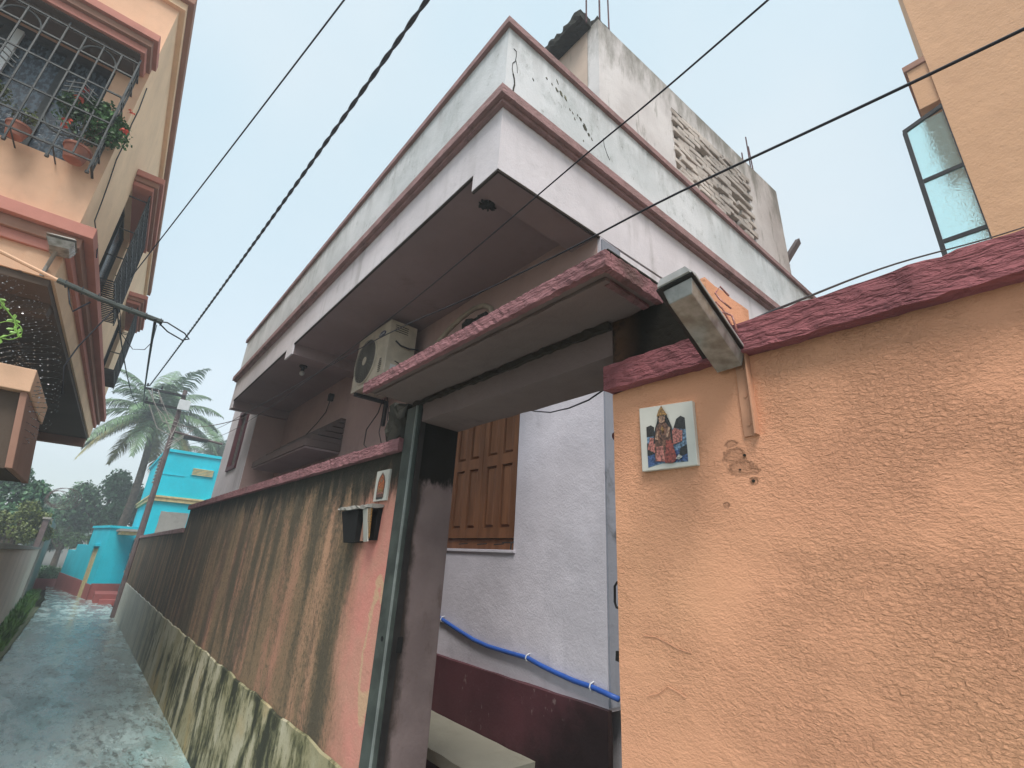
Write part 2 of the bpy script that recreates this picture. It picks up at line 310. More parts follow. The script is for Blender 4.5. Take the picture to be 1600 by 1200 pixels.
    M['terracotta'] = simple('terracotta', (0.42, 0.17, 0.115), 0.8)
    M['soil'] = simple('potting_soil', (0.04, 0.03, 0.02), 0.95)
    for k, c in (('leaf', (0.05, 0.12, 0.03)), ('leaf2', (0.13, 0.16, 0.045)), ('leaf3', (0.08, 0.165, 0.08)), ('vine', (0.16, 0.30, 0.05)), ('weed', (0.13, 0.24, 0.06)), ('palm', (0.10, 0.17, 0.075)), ('palmdry', (0.25, 0.22, 0.07))):
        n = NB(k + '_green'); oi = n.noise(3.5, 3)
        col = n.mix(n.ramp(oi, 0.35, 0.65), tuple(v * 0.6 for v in c), tuple(v * 1.35 for v in c))
        n.p.inputs['Subsurface Weight'].default_value = 0.0
        M[k] = n.done(col, 0.45, None, 0, 0.4)
    M['petal'] = simple('coral_petals', (0.75, 0.12, 0.07), 0.6)
    M['bark'] = simple('grey_brown_bark', (0.14, 0.11, 0.08), 0.9, 0, 0.3, 20, 0.02)
    M['tile'] = simple('white_glazed_tile', (0.58, 0.56, 0.50), 0.25, 0, 0.05, 10, 0.0003, 0.5)
    for k, c in (('p_blue', (0.07, 0.13, 0.30)), ('p_sky', (0.20, 0.32, 0.46)), ('p_black', (0.03, 0.028, 0.025)), ('p_red', (0.33, 0.07, 0.05)), ('p_pink', (0.55, 0.20, 0.16)), ('p_brown', (0.20, 0.095, 0.06)), ('p_gold', (0.40, 0.22, 0.07)), ('p_skin', (0.45, 0.27, 0.18)), ('p_orange', (0.62, 0.17, 0.05)), ('p_white', (0.6, 0.58, 0.52))):
        M[k] = simple('glaze_' + k[2:], c, 0.3, 0, 0.42, 10, 0.0002, 0.5, 190)
    M['black'] = simple('black_opening', (0.008, 0.008, 0.008), 0.9)
    M['earth'] = plaster('damp_earth', (0.11, 0.10, 0.065), (0.05, 0.06, 0.03), 0.6, 0.0, bscale=20, bd=0.02)
    M['drain'] = plaster('mossy_drain_kerb', (0.22, 0.22, 0.14), (0.05, 0.06, 0.03), 0.6, 0.2, bscale=30, bd=0.01)
    M['razor'] = simple('galvanised_razor_wire', (0.45, 0.45, 0.44), 0.35, 0.7, 0.1)
    M['peel'] = simple('olive_peeled_patch', (0.24, 0.23, 0.15), 0.9, 0, 0.4, 30, 0.004)
    M['conn'] = simple('dark_dirt', (0.03, 0.027, 0.02), 0.9)


build_materials()


# ------------------------------------------------------------------ geometry helpers
def G(x): return -1.5 - 0.018 * x                      # the alley falls gently away from the camera


class MB:
    """collects shapes given in alley coordinates (x along, y to the right, z up) into ONE mesh"""
    def __init__(s, tf=None): s.v = []; s.f = []; s.tf = tf

    def add(s, vs, fs):
        o = len(s.v); s.v += [tuple(p) for p in vs]; s.f += [tuple(i + o for i in f) for f in fs]; return s

    def hexa(s, b, t):                                     # bottom and top quads, same order
        vs = list(b) + list(t)
        return s.add(vs, [(0, 1, 2, 3), (7, 6, 5, 4), (0, 4, 5, 1), (1, 5, 6, 2), (2, 6, 7, 3), (3, 7, 4, 0)])

    def box(s, x0, x1, y0, y1, z0, z1):
        return s.hexa([(x0, y0, z0), (x1, y0, z0), (x1, y1, z0), (x0, y1, z0)], [(x0, y0, z1), (x1, y0, z1), (x1, y1, z1), (x0, y1, z1)])

    def prism(s, poly, z0, z1):
        n = len(poly)
        vs = [(p[0], p[1], z0) for p in poly] + [(p[0], p[1], z1) for p in poly]
        return s.add(vs, [tuple(range(n)), tuple(range(2 * n - 1, n - 1, -1))] + [(i, (i + 1) % n + 0, (i + 1) % n + n, i + n) for i in range(n)])

    def rough(s, x0, x1, y0, y1, z0, z1, step=0.05, amp=0.006):   # a box with uneven hand-plastered faces
        nx = max(1, int((x1 - x0) / step)); ny = max(1, int((y1 - y0) / step)); nz = max(1, int((z1 - z0) / step))
        idx = {}; vs = []; fs = []

        def P(i, j, k):
            key = (i, j, k)
            if key not in idx:
                idx[key] = len(vs)
                vs.append((x0 + (x1 - x0) * i / nx + rng.normal() * amp * 0.4, y0 + (y1 - y0) * j / ny + rng.normal() * amp, z0 + (z1 - z0) * k / nz + rng.normal() * amp))
            return idx[key]
        for i in range(nx):
            for k in range(nz):
                fs.append((P(i, 0, k), P(i + 1, 0, k), P(i + 1, 0, k + 1), P(i, 0, k + 1))); fs.append((P(i, ny, k + 1), P(i + 1, ny, k + 1), P(i + 1, ny, k), P(i, ny, k)))
            for j in range(ny):
                fs.append((P(i, j + 1, 0), P(i + 1, j + 1, 0), P(i + 1, j, 0), P(i, j, 0))); fs.append((P(i, j, nz), P(i + 1, j, nz), P(i + 1, j + 1, nz), P(i, j + 1, nz)))
        for j in range(ny):
            for k in range(nz):
                fs.append((P(0, j, k + 1), P(0, j + 1, k + 1), P(0, j + 1, k), P(0, j, k))); fs.append((P(nx, j, k), P(nx, j + 1, k), P(nx, j + 1, k + 1), P(nx, j, k + 1)))
        return s.add(vs, fs)

    def tube(s, pts, r, n=6, caps=True):
        pts = [Vector(p) for p in pts]; rs = r if isinstance(r, (list, tuple)) else [r] * len(pts)
        vs = []; fs = []; up = None
        for i, p in enumerate(pts):
            t = (pts[min(i + 1, len(pts) - 1)] - pts[max(i - 1, 0)])
            t = t.normalized() if t.length > 1e-9 else Vector((0, 0, 1))
            if up is None: up = Vector((0, 0, 1)) if abs(t.z) < 0.9 else Vector((1, 0, 0))
            a = t.cross(up)
            if a.length < 1e-4: a = t.cross(Vector((0, 1, 0.1)))
            a.normalize(); b = a.cross(t); up = b
            for k in range(n):
                an = 2 * math.pi * k / n; vs.append(p + a * (rs[i] * math.cos(an)) + b * (rs[i] * math.sin(an)))
        for i in range(len(pts) - 1):
            for k in range(n):
                fs.append((i * n + k, i * n + (k + 1) % n, (i + 1) * n + (k + 1) % n, (i + 1) * n + k))
        if caps: fs.append(tuple(range(n))); fs.append(tuple(range(len(vs) - 1, len(vs) - n - 1, -1)))
        return s.add(vs, fs)

    def disc(s, c, ax, r, h, n=20, r2=None):                 # cylinder from c along ax
        c = Vector(c); ax = Vector(ax).normalized()
        return s.tube([c, c + ax * h], [r, r if r2 is None else r2], n)

    def build(s, name, mat, parent=None, bevel=0.0, smooth=False):
        loc = Vector(parent['_base']) if parent is not None else Vector((0, 0, 0))
        pts = []
        for p in s.v:
            q = Vector(s.tf(p)) if s.tf else Vector(p)
            pts.append((q.x - loc.x, -q.y - loc.y, q.z - loc.z))
        me = bpy.data.meshes.new(name); me.from_pydata(pts, [], s.f); me.update()
        bm = bmesh.new(); bm.from_mesh(me)
        bmesh.ops.recalc_face_normals(bm, faces=bm.faces)
        if bevel > 0: bmesh.ops.bevel(bm, geom=list(bm.edges), offset=bevel, segments=2, profile=0.6, affect='EDGES', clamp_overlap=True)
        bm.to_mesh(me); bm.free()
        if smooth:
            for p in me.polygons: p.use_smooth = True
        me.materials.append(M[mat] if isinstance(mat, str) else mat)
        o = bpy.data.objects.new(name, me); C.objects.link(o)
        o['_base'] = tuple(loc)
        if parent is not None: o.parent = parent
        return o


def tag(o, label=None, cat=None, group=None, kind=None):
    if label: o['label'] = label
    if cat: o['category'] = cat
    if group: o['group'] = group
    if kind: o['kind'] = kind
    return o


def thing(name, loc, label, cat, group=None):
    o = bpy.data.objects.new(name, None); C.objects.link(o)
    o.location = (loc[0], -loc[1], loc[2]); o['_base'] = (loc[0], -loc[1], loc[2]); o.empty_display_size = 0.1
    return tag(o, label, cat, group)


def catenary(a, b, sag, n=24):
    a = Vector(a); b = Vector(b); out = []
    for i in range(n + 1):
        t = i / n; p = a.lerp(b, t); p.z -= sag * 4 * t * (1 - t); out.append(p)
    return out


def leaves(center, radii, count, size, seed, flat=0.0, lobes=None):
    """a cloud of small bent leaves; lobes = list of (offset, scale) clumps"""
    r = np.random.RandomState(seed); m = MB(); vs = []; fs = []
    lobes = lobes or [((0, 0, 0), 1.0)]
    for i in range(count):
        off, scl = lobes[r.randint(len(lobes))]
        dv = r.normal(size=3); dv /= np.linalg.norm(dv); rad = r.uniform(0.15, 1.0) ** 0.45
        c = np.array(center) + np.array(off) + dv * rad * np.array(radii) * scl * r.uniform(0.85, 1.1)
        a = r.normal(size=3); a /= np.linalg.norm(a); b = np.cross(a, r.normal(size=3)); b /= np.linalg.norm(b)
        L = size * r.uniform(0.6, 1.3); W = L * 0.42
        o = len(vs); vs += [c, c + a * L * 0.5 + b * W, c + a * L - np.array((0, 0, L * 0.25)), c + a * L * 0.5 - b * W]; fs.append((o, o + 1, o + 2, o + 3))
    return m.add(vs, fs)


# ================================================================== SETTING
m = MB(); N = 60
vs = []; fs = []
xs = [-6 + i * (46 / N) for i in range(N + 1)]
for i, x in enumerate(xs):
    bend = -0.30 * max(0, x - 22) / 9
    for y in (-0.45 + 0.02 * math.sin(x * 2.3) + bend, 0.0 + bend, 0.5 + bend * 0.5, 1.16): vs.append((x, y, G(x)))
for i in range(N):
    for k in range(3): fs.append((i * 4 + k, i * 4 + k + 1, i * 4 + k + 5, i * 4 + k + 4))
tag(m.add(vs, fs).build('alley_path', 'alley'), kind='structure')
m = MB(); m.add([(-150, -150, -1.56), (-8, -150, -1.56), (-8, 150, -1.56), (-150, 150, -1.56), (-8, -150, G(-8) - 0.2), (60, -150, G(60) - 0.12), (60, 150, G(60) - 0.12), (-8, 150, G(-8) - 0.2), (400, -150, G(60) - 0.12), (400, 150, G(60) - 0.12)],
              [(0, 1, 2, 3), (1, 5, 6, 2), (5, 8, 9, 6)])
tag(m.build('ground', 'earth'), kind='structure')
# kerb of the drain on the left side of the alley
m = MB()
for i in range(30):
    x0 = 1 + i * 0.6; x1 = x0 + 0.6
    m.hexa([(x0, -0.56, G(x0) - 0.1), (x1, -0.56, G(x1) - 0.1), (x1, -0.45, G(x1) - 0.1), (x0, -0.45, G(x0) - 0.1)], [(x0, -0.56, G(x0) + 0.05), (x1, -0.56, G(x1) + 0.05), (x1, -0.44 + rng.normal() * 0.006, G(x1) + 0.05), (x0, -0.44, G(x0) + 0.05)])
tag(m.build('drain_kerb', 'drain'), kind='structure')

# ================================================================== RIGHT ORANGE WALL
t = thing('boundary_wall', (-1.0, 1.2, -1.5), 'bright orange stucco wall with a thick crimson coping, right of the gate opening', 'wall')
m = MB()   # wall body, front face as a fine grid so that its edge is not ruler straight
m.rough(-5.0, 0.84, 1.10, 1.32, -1.56, 0.500, 0.12, 0.0015); m.build('wall_face', 'orange', t)
MB().rough(-5.0, 0.845, 1.062, 1.36, 0.5, 0.578, 0.024, 0.0015).build('coping', 'crimson', t, smooth=False)
m = MB(); m.rough(0.53, 0.838, 1.105, 1.35, 0.580, 0.746, 0.06, 0.003); blk = m.build('lintel_bearing', 'blkstain', t)
m = MB(); m.rough(0.515, 0.529, 1.10, 1.36, 0.580, 0.765, 0.05, 0.003); blk = m.build('bearing_end_render', 'orange', t)
m = MB()
for (x, z, r) in ((0.468, 0.261, 0.006), (0.4555, 0.201, 0.0065), (0.482, 0.229, 0.004)):
    m.disc((x, 1.0965, z), (0, 1, 0), r * 0.55, 0.006, 10)
m.build('drill_hole', 'conn', t)['kind'] = 'stuff'
m = MB()
m.tube([(0.765, 1.0985, -0.150), (0.73, 1.0985, -0.148), (0.70, 1.0985, -0.156), (0.67, 1.0985, -0.165), (0.64, 1.0985, -0.168)], 0.0008, 4)
m.tube([(0.76, 1.0985, -0.275), (0.73, 1.0985, -0.265), (0.705, 1.0985, -0.245), (0.68, 1.0985, -0.250), (0.66, 1.0985, -0.258)], 0.0008, 4)
m.build('crack', 'lampbracket', t)['kind'] = 'stuff'

# ================================================================== LEFT COMPOUND WALL
t = thing('compound_wall', (5.5, 1.2, G(5.5)), 'black streaked peach compound wall with rose coping running from the gate down the alley', 'wall')
m = MB(); vs = []
NX = 60
for i in range(NX):
    a = 2.145 + (8.85 - 2.145) * i / NX; b = 2.145 + (8.85 - 2.145) * (i + 1) / NX
    m.hexa([(a, 1.10, G(a) - 0.1), (b, 1.10, G(b) - 0.1), (b, 1.30, G(b) - 0.1), (a, 1.30, G(a) - 0.1)], [(a, 1.10, 0.50), (b, 1.10, 0.50), (b, 1.30, 0.50), (a, 1.30, 0.50)]) if i == -1 else None
m.box(2.145, 8.85, 1.10, 1.30, -1.75, 0.50); m.build('wall_face', 'streak', t)
MB().rough(2.15, 8.87, 1.065, 1.33, 0.502, 0.566, 0.028, 0.0018).build('coping', 'rose', t)
def ptop(x): return -0.83 - 0.0125 * x if x < 8 else -0.93 - 0.0065 * (x - 8)
m = MB(); xs = np.linspace(2.15, 16.9, 150)
for a, b in zip(xs[:-1], xs[1:]):
    j0 = 0.004 * math.sin(a * 19) + 0.006 * math.sin(a * 7.3); j1 = 0.004 * math.sin(b * 19) + 0.006 * math.sin(b * 7.3)
    m.hexa([(a, 1.080 , G(a) - 0.1), (b, 1.080 , G(b) - 0.1), (b, 1.098, G(b) - 0.1), (a, 1.098, G(a) - 0.1)], [(a, 1.088 + j0 * .3, ptop(a) + j0), (b, 1.088 + j1 * .3, ptop(b) + j1), (b, 1.098, ptop(b) + 0.006 + j1), (a, 1.098, ptop(a) + 0.006 + j0)])
m.build('plinth', 'plinth', t)
t2 = thing('compound_wall', (12, 1.2, G(12)), 'lower far section of streaked compound wall, beyond the step, reaching the utility pole', 'wall')
m = MB(); m.hexa([(8.87, 1.10, -1.75), (16.9, 1.10, -1.9), (16.9, 1.28, -1.9), (8.87, 1.28, -1.75)], [(8.87, 1.10, 0.17), (16.9, 1.10, 0.09), (16.9, 1.28, 0.09), (8.87, 1.28, 0.17)]); m.build('wall_face', 'streak', t2)
m = MB(); m.hexa([(8.87, 1.07, 0.172), (16.93, 1.07, 0.092), (16.93, 1.31, 0.092), (8.87, 1.31, 0.172)], [(8.87, 1.07, 0.235), (16.93, 1.07, 0.15), (16.93, 1.31, 0.15), (8.87, 1.31, 0.235)]); m.build('coping', 'dusty', t2)

# ================================================================== GATEWAY
t = thing('gateway', (1.5, 1.2, G(1.5)), 'gateway with black stained pillar, steel frame strip and projecting rose edged concrete canopy', 'gateway')
m = MB(); m.box(2.02, 2.14, 1.112, 1.33, -1.6, 0.744); m.build('pillar', 'pillar', t, 0.004)
m = MB(); m.rough(2.15, 2.36, 1.09, 1.30, 0.570, 0.742, 0.05, 0.008); m.build('pillar_stub', 'mossblack', t)
m = MB(); m.rough(2.26, 2.40, 1.10, 1.29, 0.56, 0.80, 0.045, 0.012); m.build('broken_top', 'mossblack', t)
fr = MB(); fr.box(2.032, 2.146, 1.088, 1.110, -1.6, 0.72); fr = fr.build('frame', 'steel', t, 0.002)
m = MB(); m.box(2.034, 2.040, 1.078, 1.0875, -1.6, 0.715); m.build('flange', 'steel_light', fr)
m = MB(); m.box(2.013, 2.019, 1.100, 1.128, -1.6, 0.70); m.build('flange', 'iron', fr)
m = MB(); m.disc((2.09, 1.0865, -0.335), (0, 1, 0), 0.011, 0.001, 12); m.disc((2.0115, 1.135, -0.33), (1, 0, 0), 0.012, 0.001, 10); m.box(2.0105, 2.0125, 1.12, 1.145, -0.38, -0.32); m.build('bolt_hole', 'black', fr)['kind'] = 'stuff'
m = MB(); m.rough(0.842, 2.018, 1.105, 1.33, 0.630, 0.744, 0.08, 0.002); m.build('lintel', 'beam', t)
m = MB(); m.rough(0.842, 2.10, 1.088, 1.12, 0.724, 0.745, 0.03, 0.003); m.build('stained_groove', 'groove', t)
cn = MB(); cn.rough(0.675, 2.14, 0.862, 1.30, 0.749, 0.790, 0.05, 0.0012); cn = cn.build('canopy', 'beam', t)
m = MB(); m.rough(0.652, 2.160, 0.838, 0.861, 0.744, 0.795, 0.016, 0.0012); m.rough(0.652, 0.674, 0.863, 1.12, 0.744, 0.795, 0.016, 0.0012); m.build('canopy_edge', 'rose', cn)
MB().rough(0.652, 2.15, 0.850, 1.31, 0.797, 0.804, 0.05, 0.001).build('canopy_top', 'mossblack', cn)
MB().rough(0.69, 2.125, 0.885, 0.905, 0.737, 0.748, 0.03, 0.0010).build('drip_moulding', 'beam', cn)
MB().rough(0.69, 0.71, 0.906, 1.09, 0.737, 0.748, 0.03, 0.0010).build('drip_moulding', 'rose', cn)
# gate leaf standing open behind the orange wall, edge-on
t = thing('gate_leaf', (0.80, 1.5, G(0.8)), 'black steel gate leaf swung inwards and seen edge-on beside the orange wall', 'gate')
m = MB(); m.box(0.800, 0.825, 1.36, 2.05, -1.47, 0.45); m.box(0.842, 0.846, 1.13, 1.36, -1.5, 0.55); m.build('panel', 'iron', t)
m = MB(); m.tube([(0.846, 1.152, -0.03), (0.880, 1.152, -0.034), (0.889, 1.152, -0.045), (0.890, 1.152, -0.085), (0.885, 1.152, -0.098), (0.846, 1.152, -0.104)], 0.0034, 6); m.build('handle', 'iron', t, smooth=True)
m = MB(); m.tube([(0.85, 1.15, -0.155), (0.866, 1.15, -0.16), (0.866, 1.15, -0.195), (0.85, 1.15, -0.20)], 0.004, 6)
m.hexa([(0.846, 1.146, -0.232), (0.888, 1.146, -0.226), (0.888, 1.152, -0.226), (0.846, 1.152, -0.232)], [(0.846, 1.146, -0.200), (0.886, 1.146, -0.203), (0.886, 1.152, -0.203), (0.846, 1.152, -0.200)])
m.tube([(0.875, 1.15, -0.235), (0.86, 1.15, -0.27)], 0.002, 5); m.build('latch', 'iron', t)
m = MB(); m.disc((0.843, 1.166, 0.387), (1, 0, 0), 0.013, 0.045, 12); m.build('hinge_knob', 'maroon', t, 0.001)

# ================================================================== MAIN HOUSE
H = thing('house', (5.0, 3.0, -1.5), 'white plastered single storey house with deep dusky rose trimmed parapet and overhanging roof slab', 'house')
P0 = 1.215
XN, XF = 1.70, 8.72
def sx(y): return 1.70 - 0.030 * (y - 1.2)               # the side wall is not quite square to the alley
# front wall with a window opening (X 2.43..3.30, z 0.078..1.25)
m = MB()
m.box(1.675, 2.42, 2.10, 2.30, -0.64, 2.15); m.box(3.32, 8.70, 2.10, 2.30, -0.64, 1.05); m.box(2.42, 3.32, 2.10, 2.30, -0.64, 0.078); m.box(2.42, 3.32, 2.10, 2.30, 1.26, 2.15)
m.build('wall', 'lilac', H)
m = MB(); m.box(3.322, 8.70, 2.10, 2.30, 1.052, 2.26); m.box(1.70, 3.321, 2.098, 2.10, 1.40, 2.26); m.build('upper_wall', 'recess', H)
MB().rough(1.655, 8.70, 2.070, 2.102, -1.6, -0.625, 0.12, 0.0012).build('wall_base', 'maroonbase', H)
m = MB(); m.prism([(sx(2.1) - 0.03, 2.1), (sx(2.1) - 0.03 + .03, 8.5), (3.2, 8.5), (3.2, 2.32), (sx(2.1), 2.32)], -1.5, 2.10)
MB().box(1.662, 1.674, 2.104, 2.30, -0.62, 2.09).build('corner_render', 'jamb', H)
m2 = MB(); m2.prism([(sx(2.105), 2.305), (sx(8.5), 8.5), (8.6, 8.5), (8.6, 2.305)], -1.55, 2.10); m2.build('side_wall', 'house', H)
# slab: ceiling, beams, fascia, cornice, parapet, coping
m = MB(); m.box(1.73, XF - 0.02, P0 + 0.03, 2.10, 2.255, 2.32); m.build('ceiling', 'soffit', H)
for (a, b) in ((XN + 0.010, 1.95), (5.46, 5.72), (8.55, XF - 0.010)):
    m = MB(); m.box(a + .01, b - .01, P0 + 0.0185, 2.098, 2.122, 2.254); m.build('beam', 'soffit', H)
m = MB()    # front fascia, dropping over the beams
m.box(XN, XF, P0, P0 + 0.018, 2.245, 2.60)
for (a, b) in ((XN, 1.955), (5.455, 5.725), (8.545, XF)): m.box(a, b, P0, P0 + 0.018, 2.115, 2.2449)
m.prism([(XN, P0 + 0.018), (sx(8.5), 8.5), (sx(8.5) + 0.018, 8.5), (XN + 0.018, P0 + 0.018)], 2.115, 2.60)
m.prism([(XF - 0.018, P0 + 0.018), (XF - 0.018, 2.6), (XF, 2.6), (XF, P0 + 0.018)], 2.115, 2.60)
m.build('fascia', 'house', H)
m = MB(); m.box(1.95, 5.46, P0 + 0.0185, P0 + 0.03, 2.256, 2.40); m.box(5.72, 8.55, P0 + 0.0185, P0 + 0.03, 2.256, 2.40); m.build('fascia_backing', 'soffit', H)
m = MB(); m.box(1.956, 5.454, P0 + 0.003, P0 + 0.017, 2.232, 2.2445); m.box(5.726, 8.544, P0 + 0.003, P0 + 0.017, 2.232, 2.2445); m.box(XN + .003, 1.953, P0 + 0.003, P0 + 0.017, 2.102, 2.1145)
m.prism([(XN + 0.002, P0 + 0.018), (sx(2.1) + 0.002, 2.095), (sx(2.1) + 0.016, 2.095), (XN + 0.016, P0 + 0.018)], 2.102, 2.1145); m.build('drip_edge', 'groove', H)
m = MB(); m.box(XN + 0.03, XF - 0.03, P0 + 0.031, 8.5, 2.45, 2.599); m.build('roof', 'grey', H)
def ring(z0, z1, out, thick, mat, name, bev=0.006):
    mm = MB(); o = out
    pr = [(XN - o, P0 - o), (XF + o, P0 - o), (XF + o, 8.5), (XF + o - thick, 8.5), (XF + o - thick, P0 - o + thick), (XN - o + thick, P0 - o + thick), (sx(8.5) - o + thick, 8.5), (sx(8.5) - o, 8.5)]
    # split into three prisms, one object
    mm.prism([pr[0], pr[1], pr[4], pr[5]], z0, z1); mm.prism([pr[1], pr[2], pr[3], pr[4]], z0, z1); mm.prism([pr[0], pr[5], pr[6], pr[7]], z0, z1)
    return mm.build(name, mat, H)
ring(2.601, 2.625, 0.030, 0.14, 'dusty', 'cornice')
ring(2.626, 2.695, 0.062, 0.18, 'dusty', 'cornice')
ring(2.696, 3.335, 0.0, 0.11, 'parapet', 'parapet')
ring(3.336, 3.392, 0.028, 0.16, 'dusty', 'coping')
# cracks and peeled spots on the parapet near the corner
rf = np.random.RandomState(21)
for (y, z, w_, h_) in ((1.61, 3.15, .018, .03), (1.66, 3.135, .03, .045), (1.70, 3.13, .045, .06), (1.745, 3.125, .03, .05), (1.56, 3.16, .02, .02), (1.44, 3.04, .012, .03), (1.79, 3.05, .012, .03), (1.82, 3.04, .012, .025), (1.84, 3.0, .014, .03), (1.87, 3.06, .014, .03), (1.90, 3.045, .03, .04), (1.95, 3.00, .06, .085), (1.985, 2.96, .035, .05), (2.02, 2.94, .014, .04), (1.93, 2.86, .012, .02), (2.05, 2.78, .02, .045), (2.20, 2.79, .02, .015), (1.66, 3.22, .012, .05)):
    mm = MB(); k_ = 11; pts = []
    for q in range(k_):
        a = 2 * math.pi * q / k_; rr_ = rf.uniform(0.3, 0.9); pts.append((y + w_ * .5 * rr_ * math.cos(a) + h_ * .25 * rr_ * math.sin(a) * -1, z + h_ * .5 * rr_ * math.sin(a)))
    mm.add([(sx(yy) - 0.0035, yy, zz) for yy, zz in pts] + [(sx(yy) + 0.004, yy, zz) for yy, zz in pts], [tuple(range(k_)), tuple(range(2 * k_ - 1, k_ - 1, -1))] + [(q, (q + 1) % k_, (q + 1) % k_ + k_, q + k_) for q in range(k_)])
    mm.build('peeled_spot', 'peel', H)
mm = MB()
def ck(pts, r_): mm.tube([(sx(y) - 0.001, y, z) for y, z in pts], r_, 4)
ck([(1.262, 3.17), (1.285, 3.165), (1.287, 3.12), (1.283, 3.07), (1.262, 3.03), (1.262, 2.98), (1.272, 2.94)], 0.0028); ck([(1.287, 3.08), (1.30, 3.03), (1.305, 2.98)], 0.0022)
ck([(1.272, 2.94), (1.285, 2.90), (1.290, 2.86), (1.283, 2.82), (1.282, 2.76), (1.290, 2.70)], 0.006); ck([(2.15, 3.05), (2.16, 2.98), (2.19, 2.92), (2.22, 2.88)], 0.0022)
mm.build('crack', 'conn', H)['kind'] = 'stuff'
# projecting room at the far end of the recess
m = MB()
WX0, WX1, WZ0, WZ1 = 9.33, 9.95, 1.33, 2.35
m.box(8.65, WX0, 1.63, 1.75, -1.7, 3.3); m.box(WX1, 10.9, 1.63, 1.75, -1.7, 3.3); m.box(WX0, WX1, 1.63, 1.75, -1.7, WZ0); m.box(WX0, WX1, 1.63, 1.75, WZ1, 3.3); m.box(10.78, 10.9, 1.75, 4, -1.7, 3.3)
m.build('projecting_room', 'house', H)
m = MB(); m.box(8.645, 8.76, 1.640, 2.10, -1.6, 2.12); m.build('recess_end_wall', 'recess', H)
w = MB()
for (a, b, c, d_) in ((WX0 - 0.05, WX0 + 0.02, WZ0 - 0.05, WZ1 + 0.05), (WX1 - 0.02, WX1 + 0.05, WZ0 - 0.05, WZ1 + 0.05)): w.box(a, b, 1.60, 1.66, c, d_)
w.box(WX0 + 0.02, WX1 - 0.02, 1.602, 1.658, WZ0 - 0.05, WZ0 + 0.02); w.box(WX0 + 0.02, WX1 - 0.02, 1.602, 1.658, WZ1 - 0.02, WZ1 + 0.05)
w = w.build('window', 'maroon', H)
m = MB(); m.box(WX0 + 0.025, WX1 - 0.025, 1.665, 1.68, WZ0 + 0.025, WZ1 - 0.025); m.build('pane', 'grey', w)
m = MB()
for i in range(5): x = WX0 + 0.1 + i * 0.1; m.tube([(x, 1.645, WZ0), (x, 1.645, WZ1)], 0.006, 5)
m.build('bars', 'iron', w)
# wooden window behind the gate
w = MB(); w.box(2.425, 2.465, 2.155, 2.20, 0.08, 1.255); w.box(3.275, 3.315, 2.155, 2.20, 0.08, 1.255); w.box(2.466, 3.274, 2.157, 2.198, 0.082, 0.150); w.box(2.466, 3.274, 2.157, 2.198, 1.20, 1.255)
w = w.build('window', 'wood', H, 0.002); w['label'] = 'brown panelled wooden shutter window behind the gate'
MB().box(2.40, 3.34, 2.085, 2.16, 0.060, 0.079).build('sill', 'lilac', w, 0.003)
XS = [2.468, 2.870, 3.272]
for a, b in zip(XS[:-1], XS[1:]):
    a += 0.003; b -= 0.003
    mm = MB()
    mid = (a + b) / 2; st = 0.052
    zs = [0.155, 0.225, 0.665, 0.745, 1.125, 1.195]
    for (u, v_) in ((a, a + st), (b - st, b), (mid - 0.032, mid + 0.032)): mm.box(u, v_, 2.140, 2.175, zs[0], zs[5])
    for (u, v_) in ((a + st, mid - 0.032), (mid + 0.032, b - st)):
        for q in (0, 2, 4): mm.box(u, v_, 2.1405, 2.1745, zs[q], zs[q + 1])
    lf = mm.build('shutter', 'wood', w, 0.0015)
    for (u, v_) in ((a + st, mid - 0.032), (mid + 0.032, b - st)):
        for q in (1, 3):
            pm = MB(); pm.box(u, v_, 2.163, 2.173, zs[q], zs[q + 1])
            e = 0.022
            pm.hexa([(u + e, 2.147, zs[q] + e), (v_ - e, 2.147, zs[q] + e), (v_ - e + .012, 2.163, zs[q] + e - .012), (u + e - .012, 2.163, zs[q] + e - .012)], [(u + e, 2.147, zs[q + 1] - e), (v_ - e, 2.147, zs[q + 1] - e), (v_ - e + .012, 2.163, zs[q + 1] - e + .012), (u + e - .012, 2.163, zs[q + 1] - e + .012)])
            po = pm.build('panel', 'wood', w)
m = MB()
for x in (2.56, 2.75, 2.98): m.tube([(x, 2.135, 0.118), (x + 0.10, 2.130, 0.112)], 0.004, 5)
m.tube([(2.445, 2.13, 0.14), (2.445, 2.10, 0.12), (2.45, 2.10, 0.06)], 0.005, 5); m.tube([(2.44, 2.12, 0.125), (2.56, 2.12, 0.125)], 0.004, 5)
m.build('latch', 'iron', w)['kind'] = 'stuff'
# stepped sunshade over the hidden window
sh = MB(); sh.box(5.78, 8.25, 1.66, 2.096, 1.175, 1.262); sh = sh.build('sunshade', 'shade', H, 0.003)
for i, (y, z0, z1) in enumerate(((1.72, 1.264, 1.325), (1.80, 1.337, 1.395), (1.88, 1.407, 1.465), (1.96, 1.477, 1.535), (2.03, 1.547, 1.60))):
    MB().box(5.782 + 0.0, 8.2 - i * 0.05, y, 2.097, z0, z1).build('tread', 'shade', sh, 0.004)
MB().box(5.80, 8.23, 1.675, 2.09, 1.150, 1.174).build('drip_moulding', 'soffit', sh)
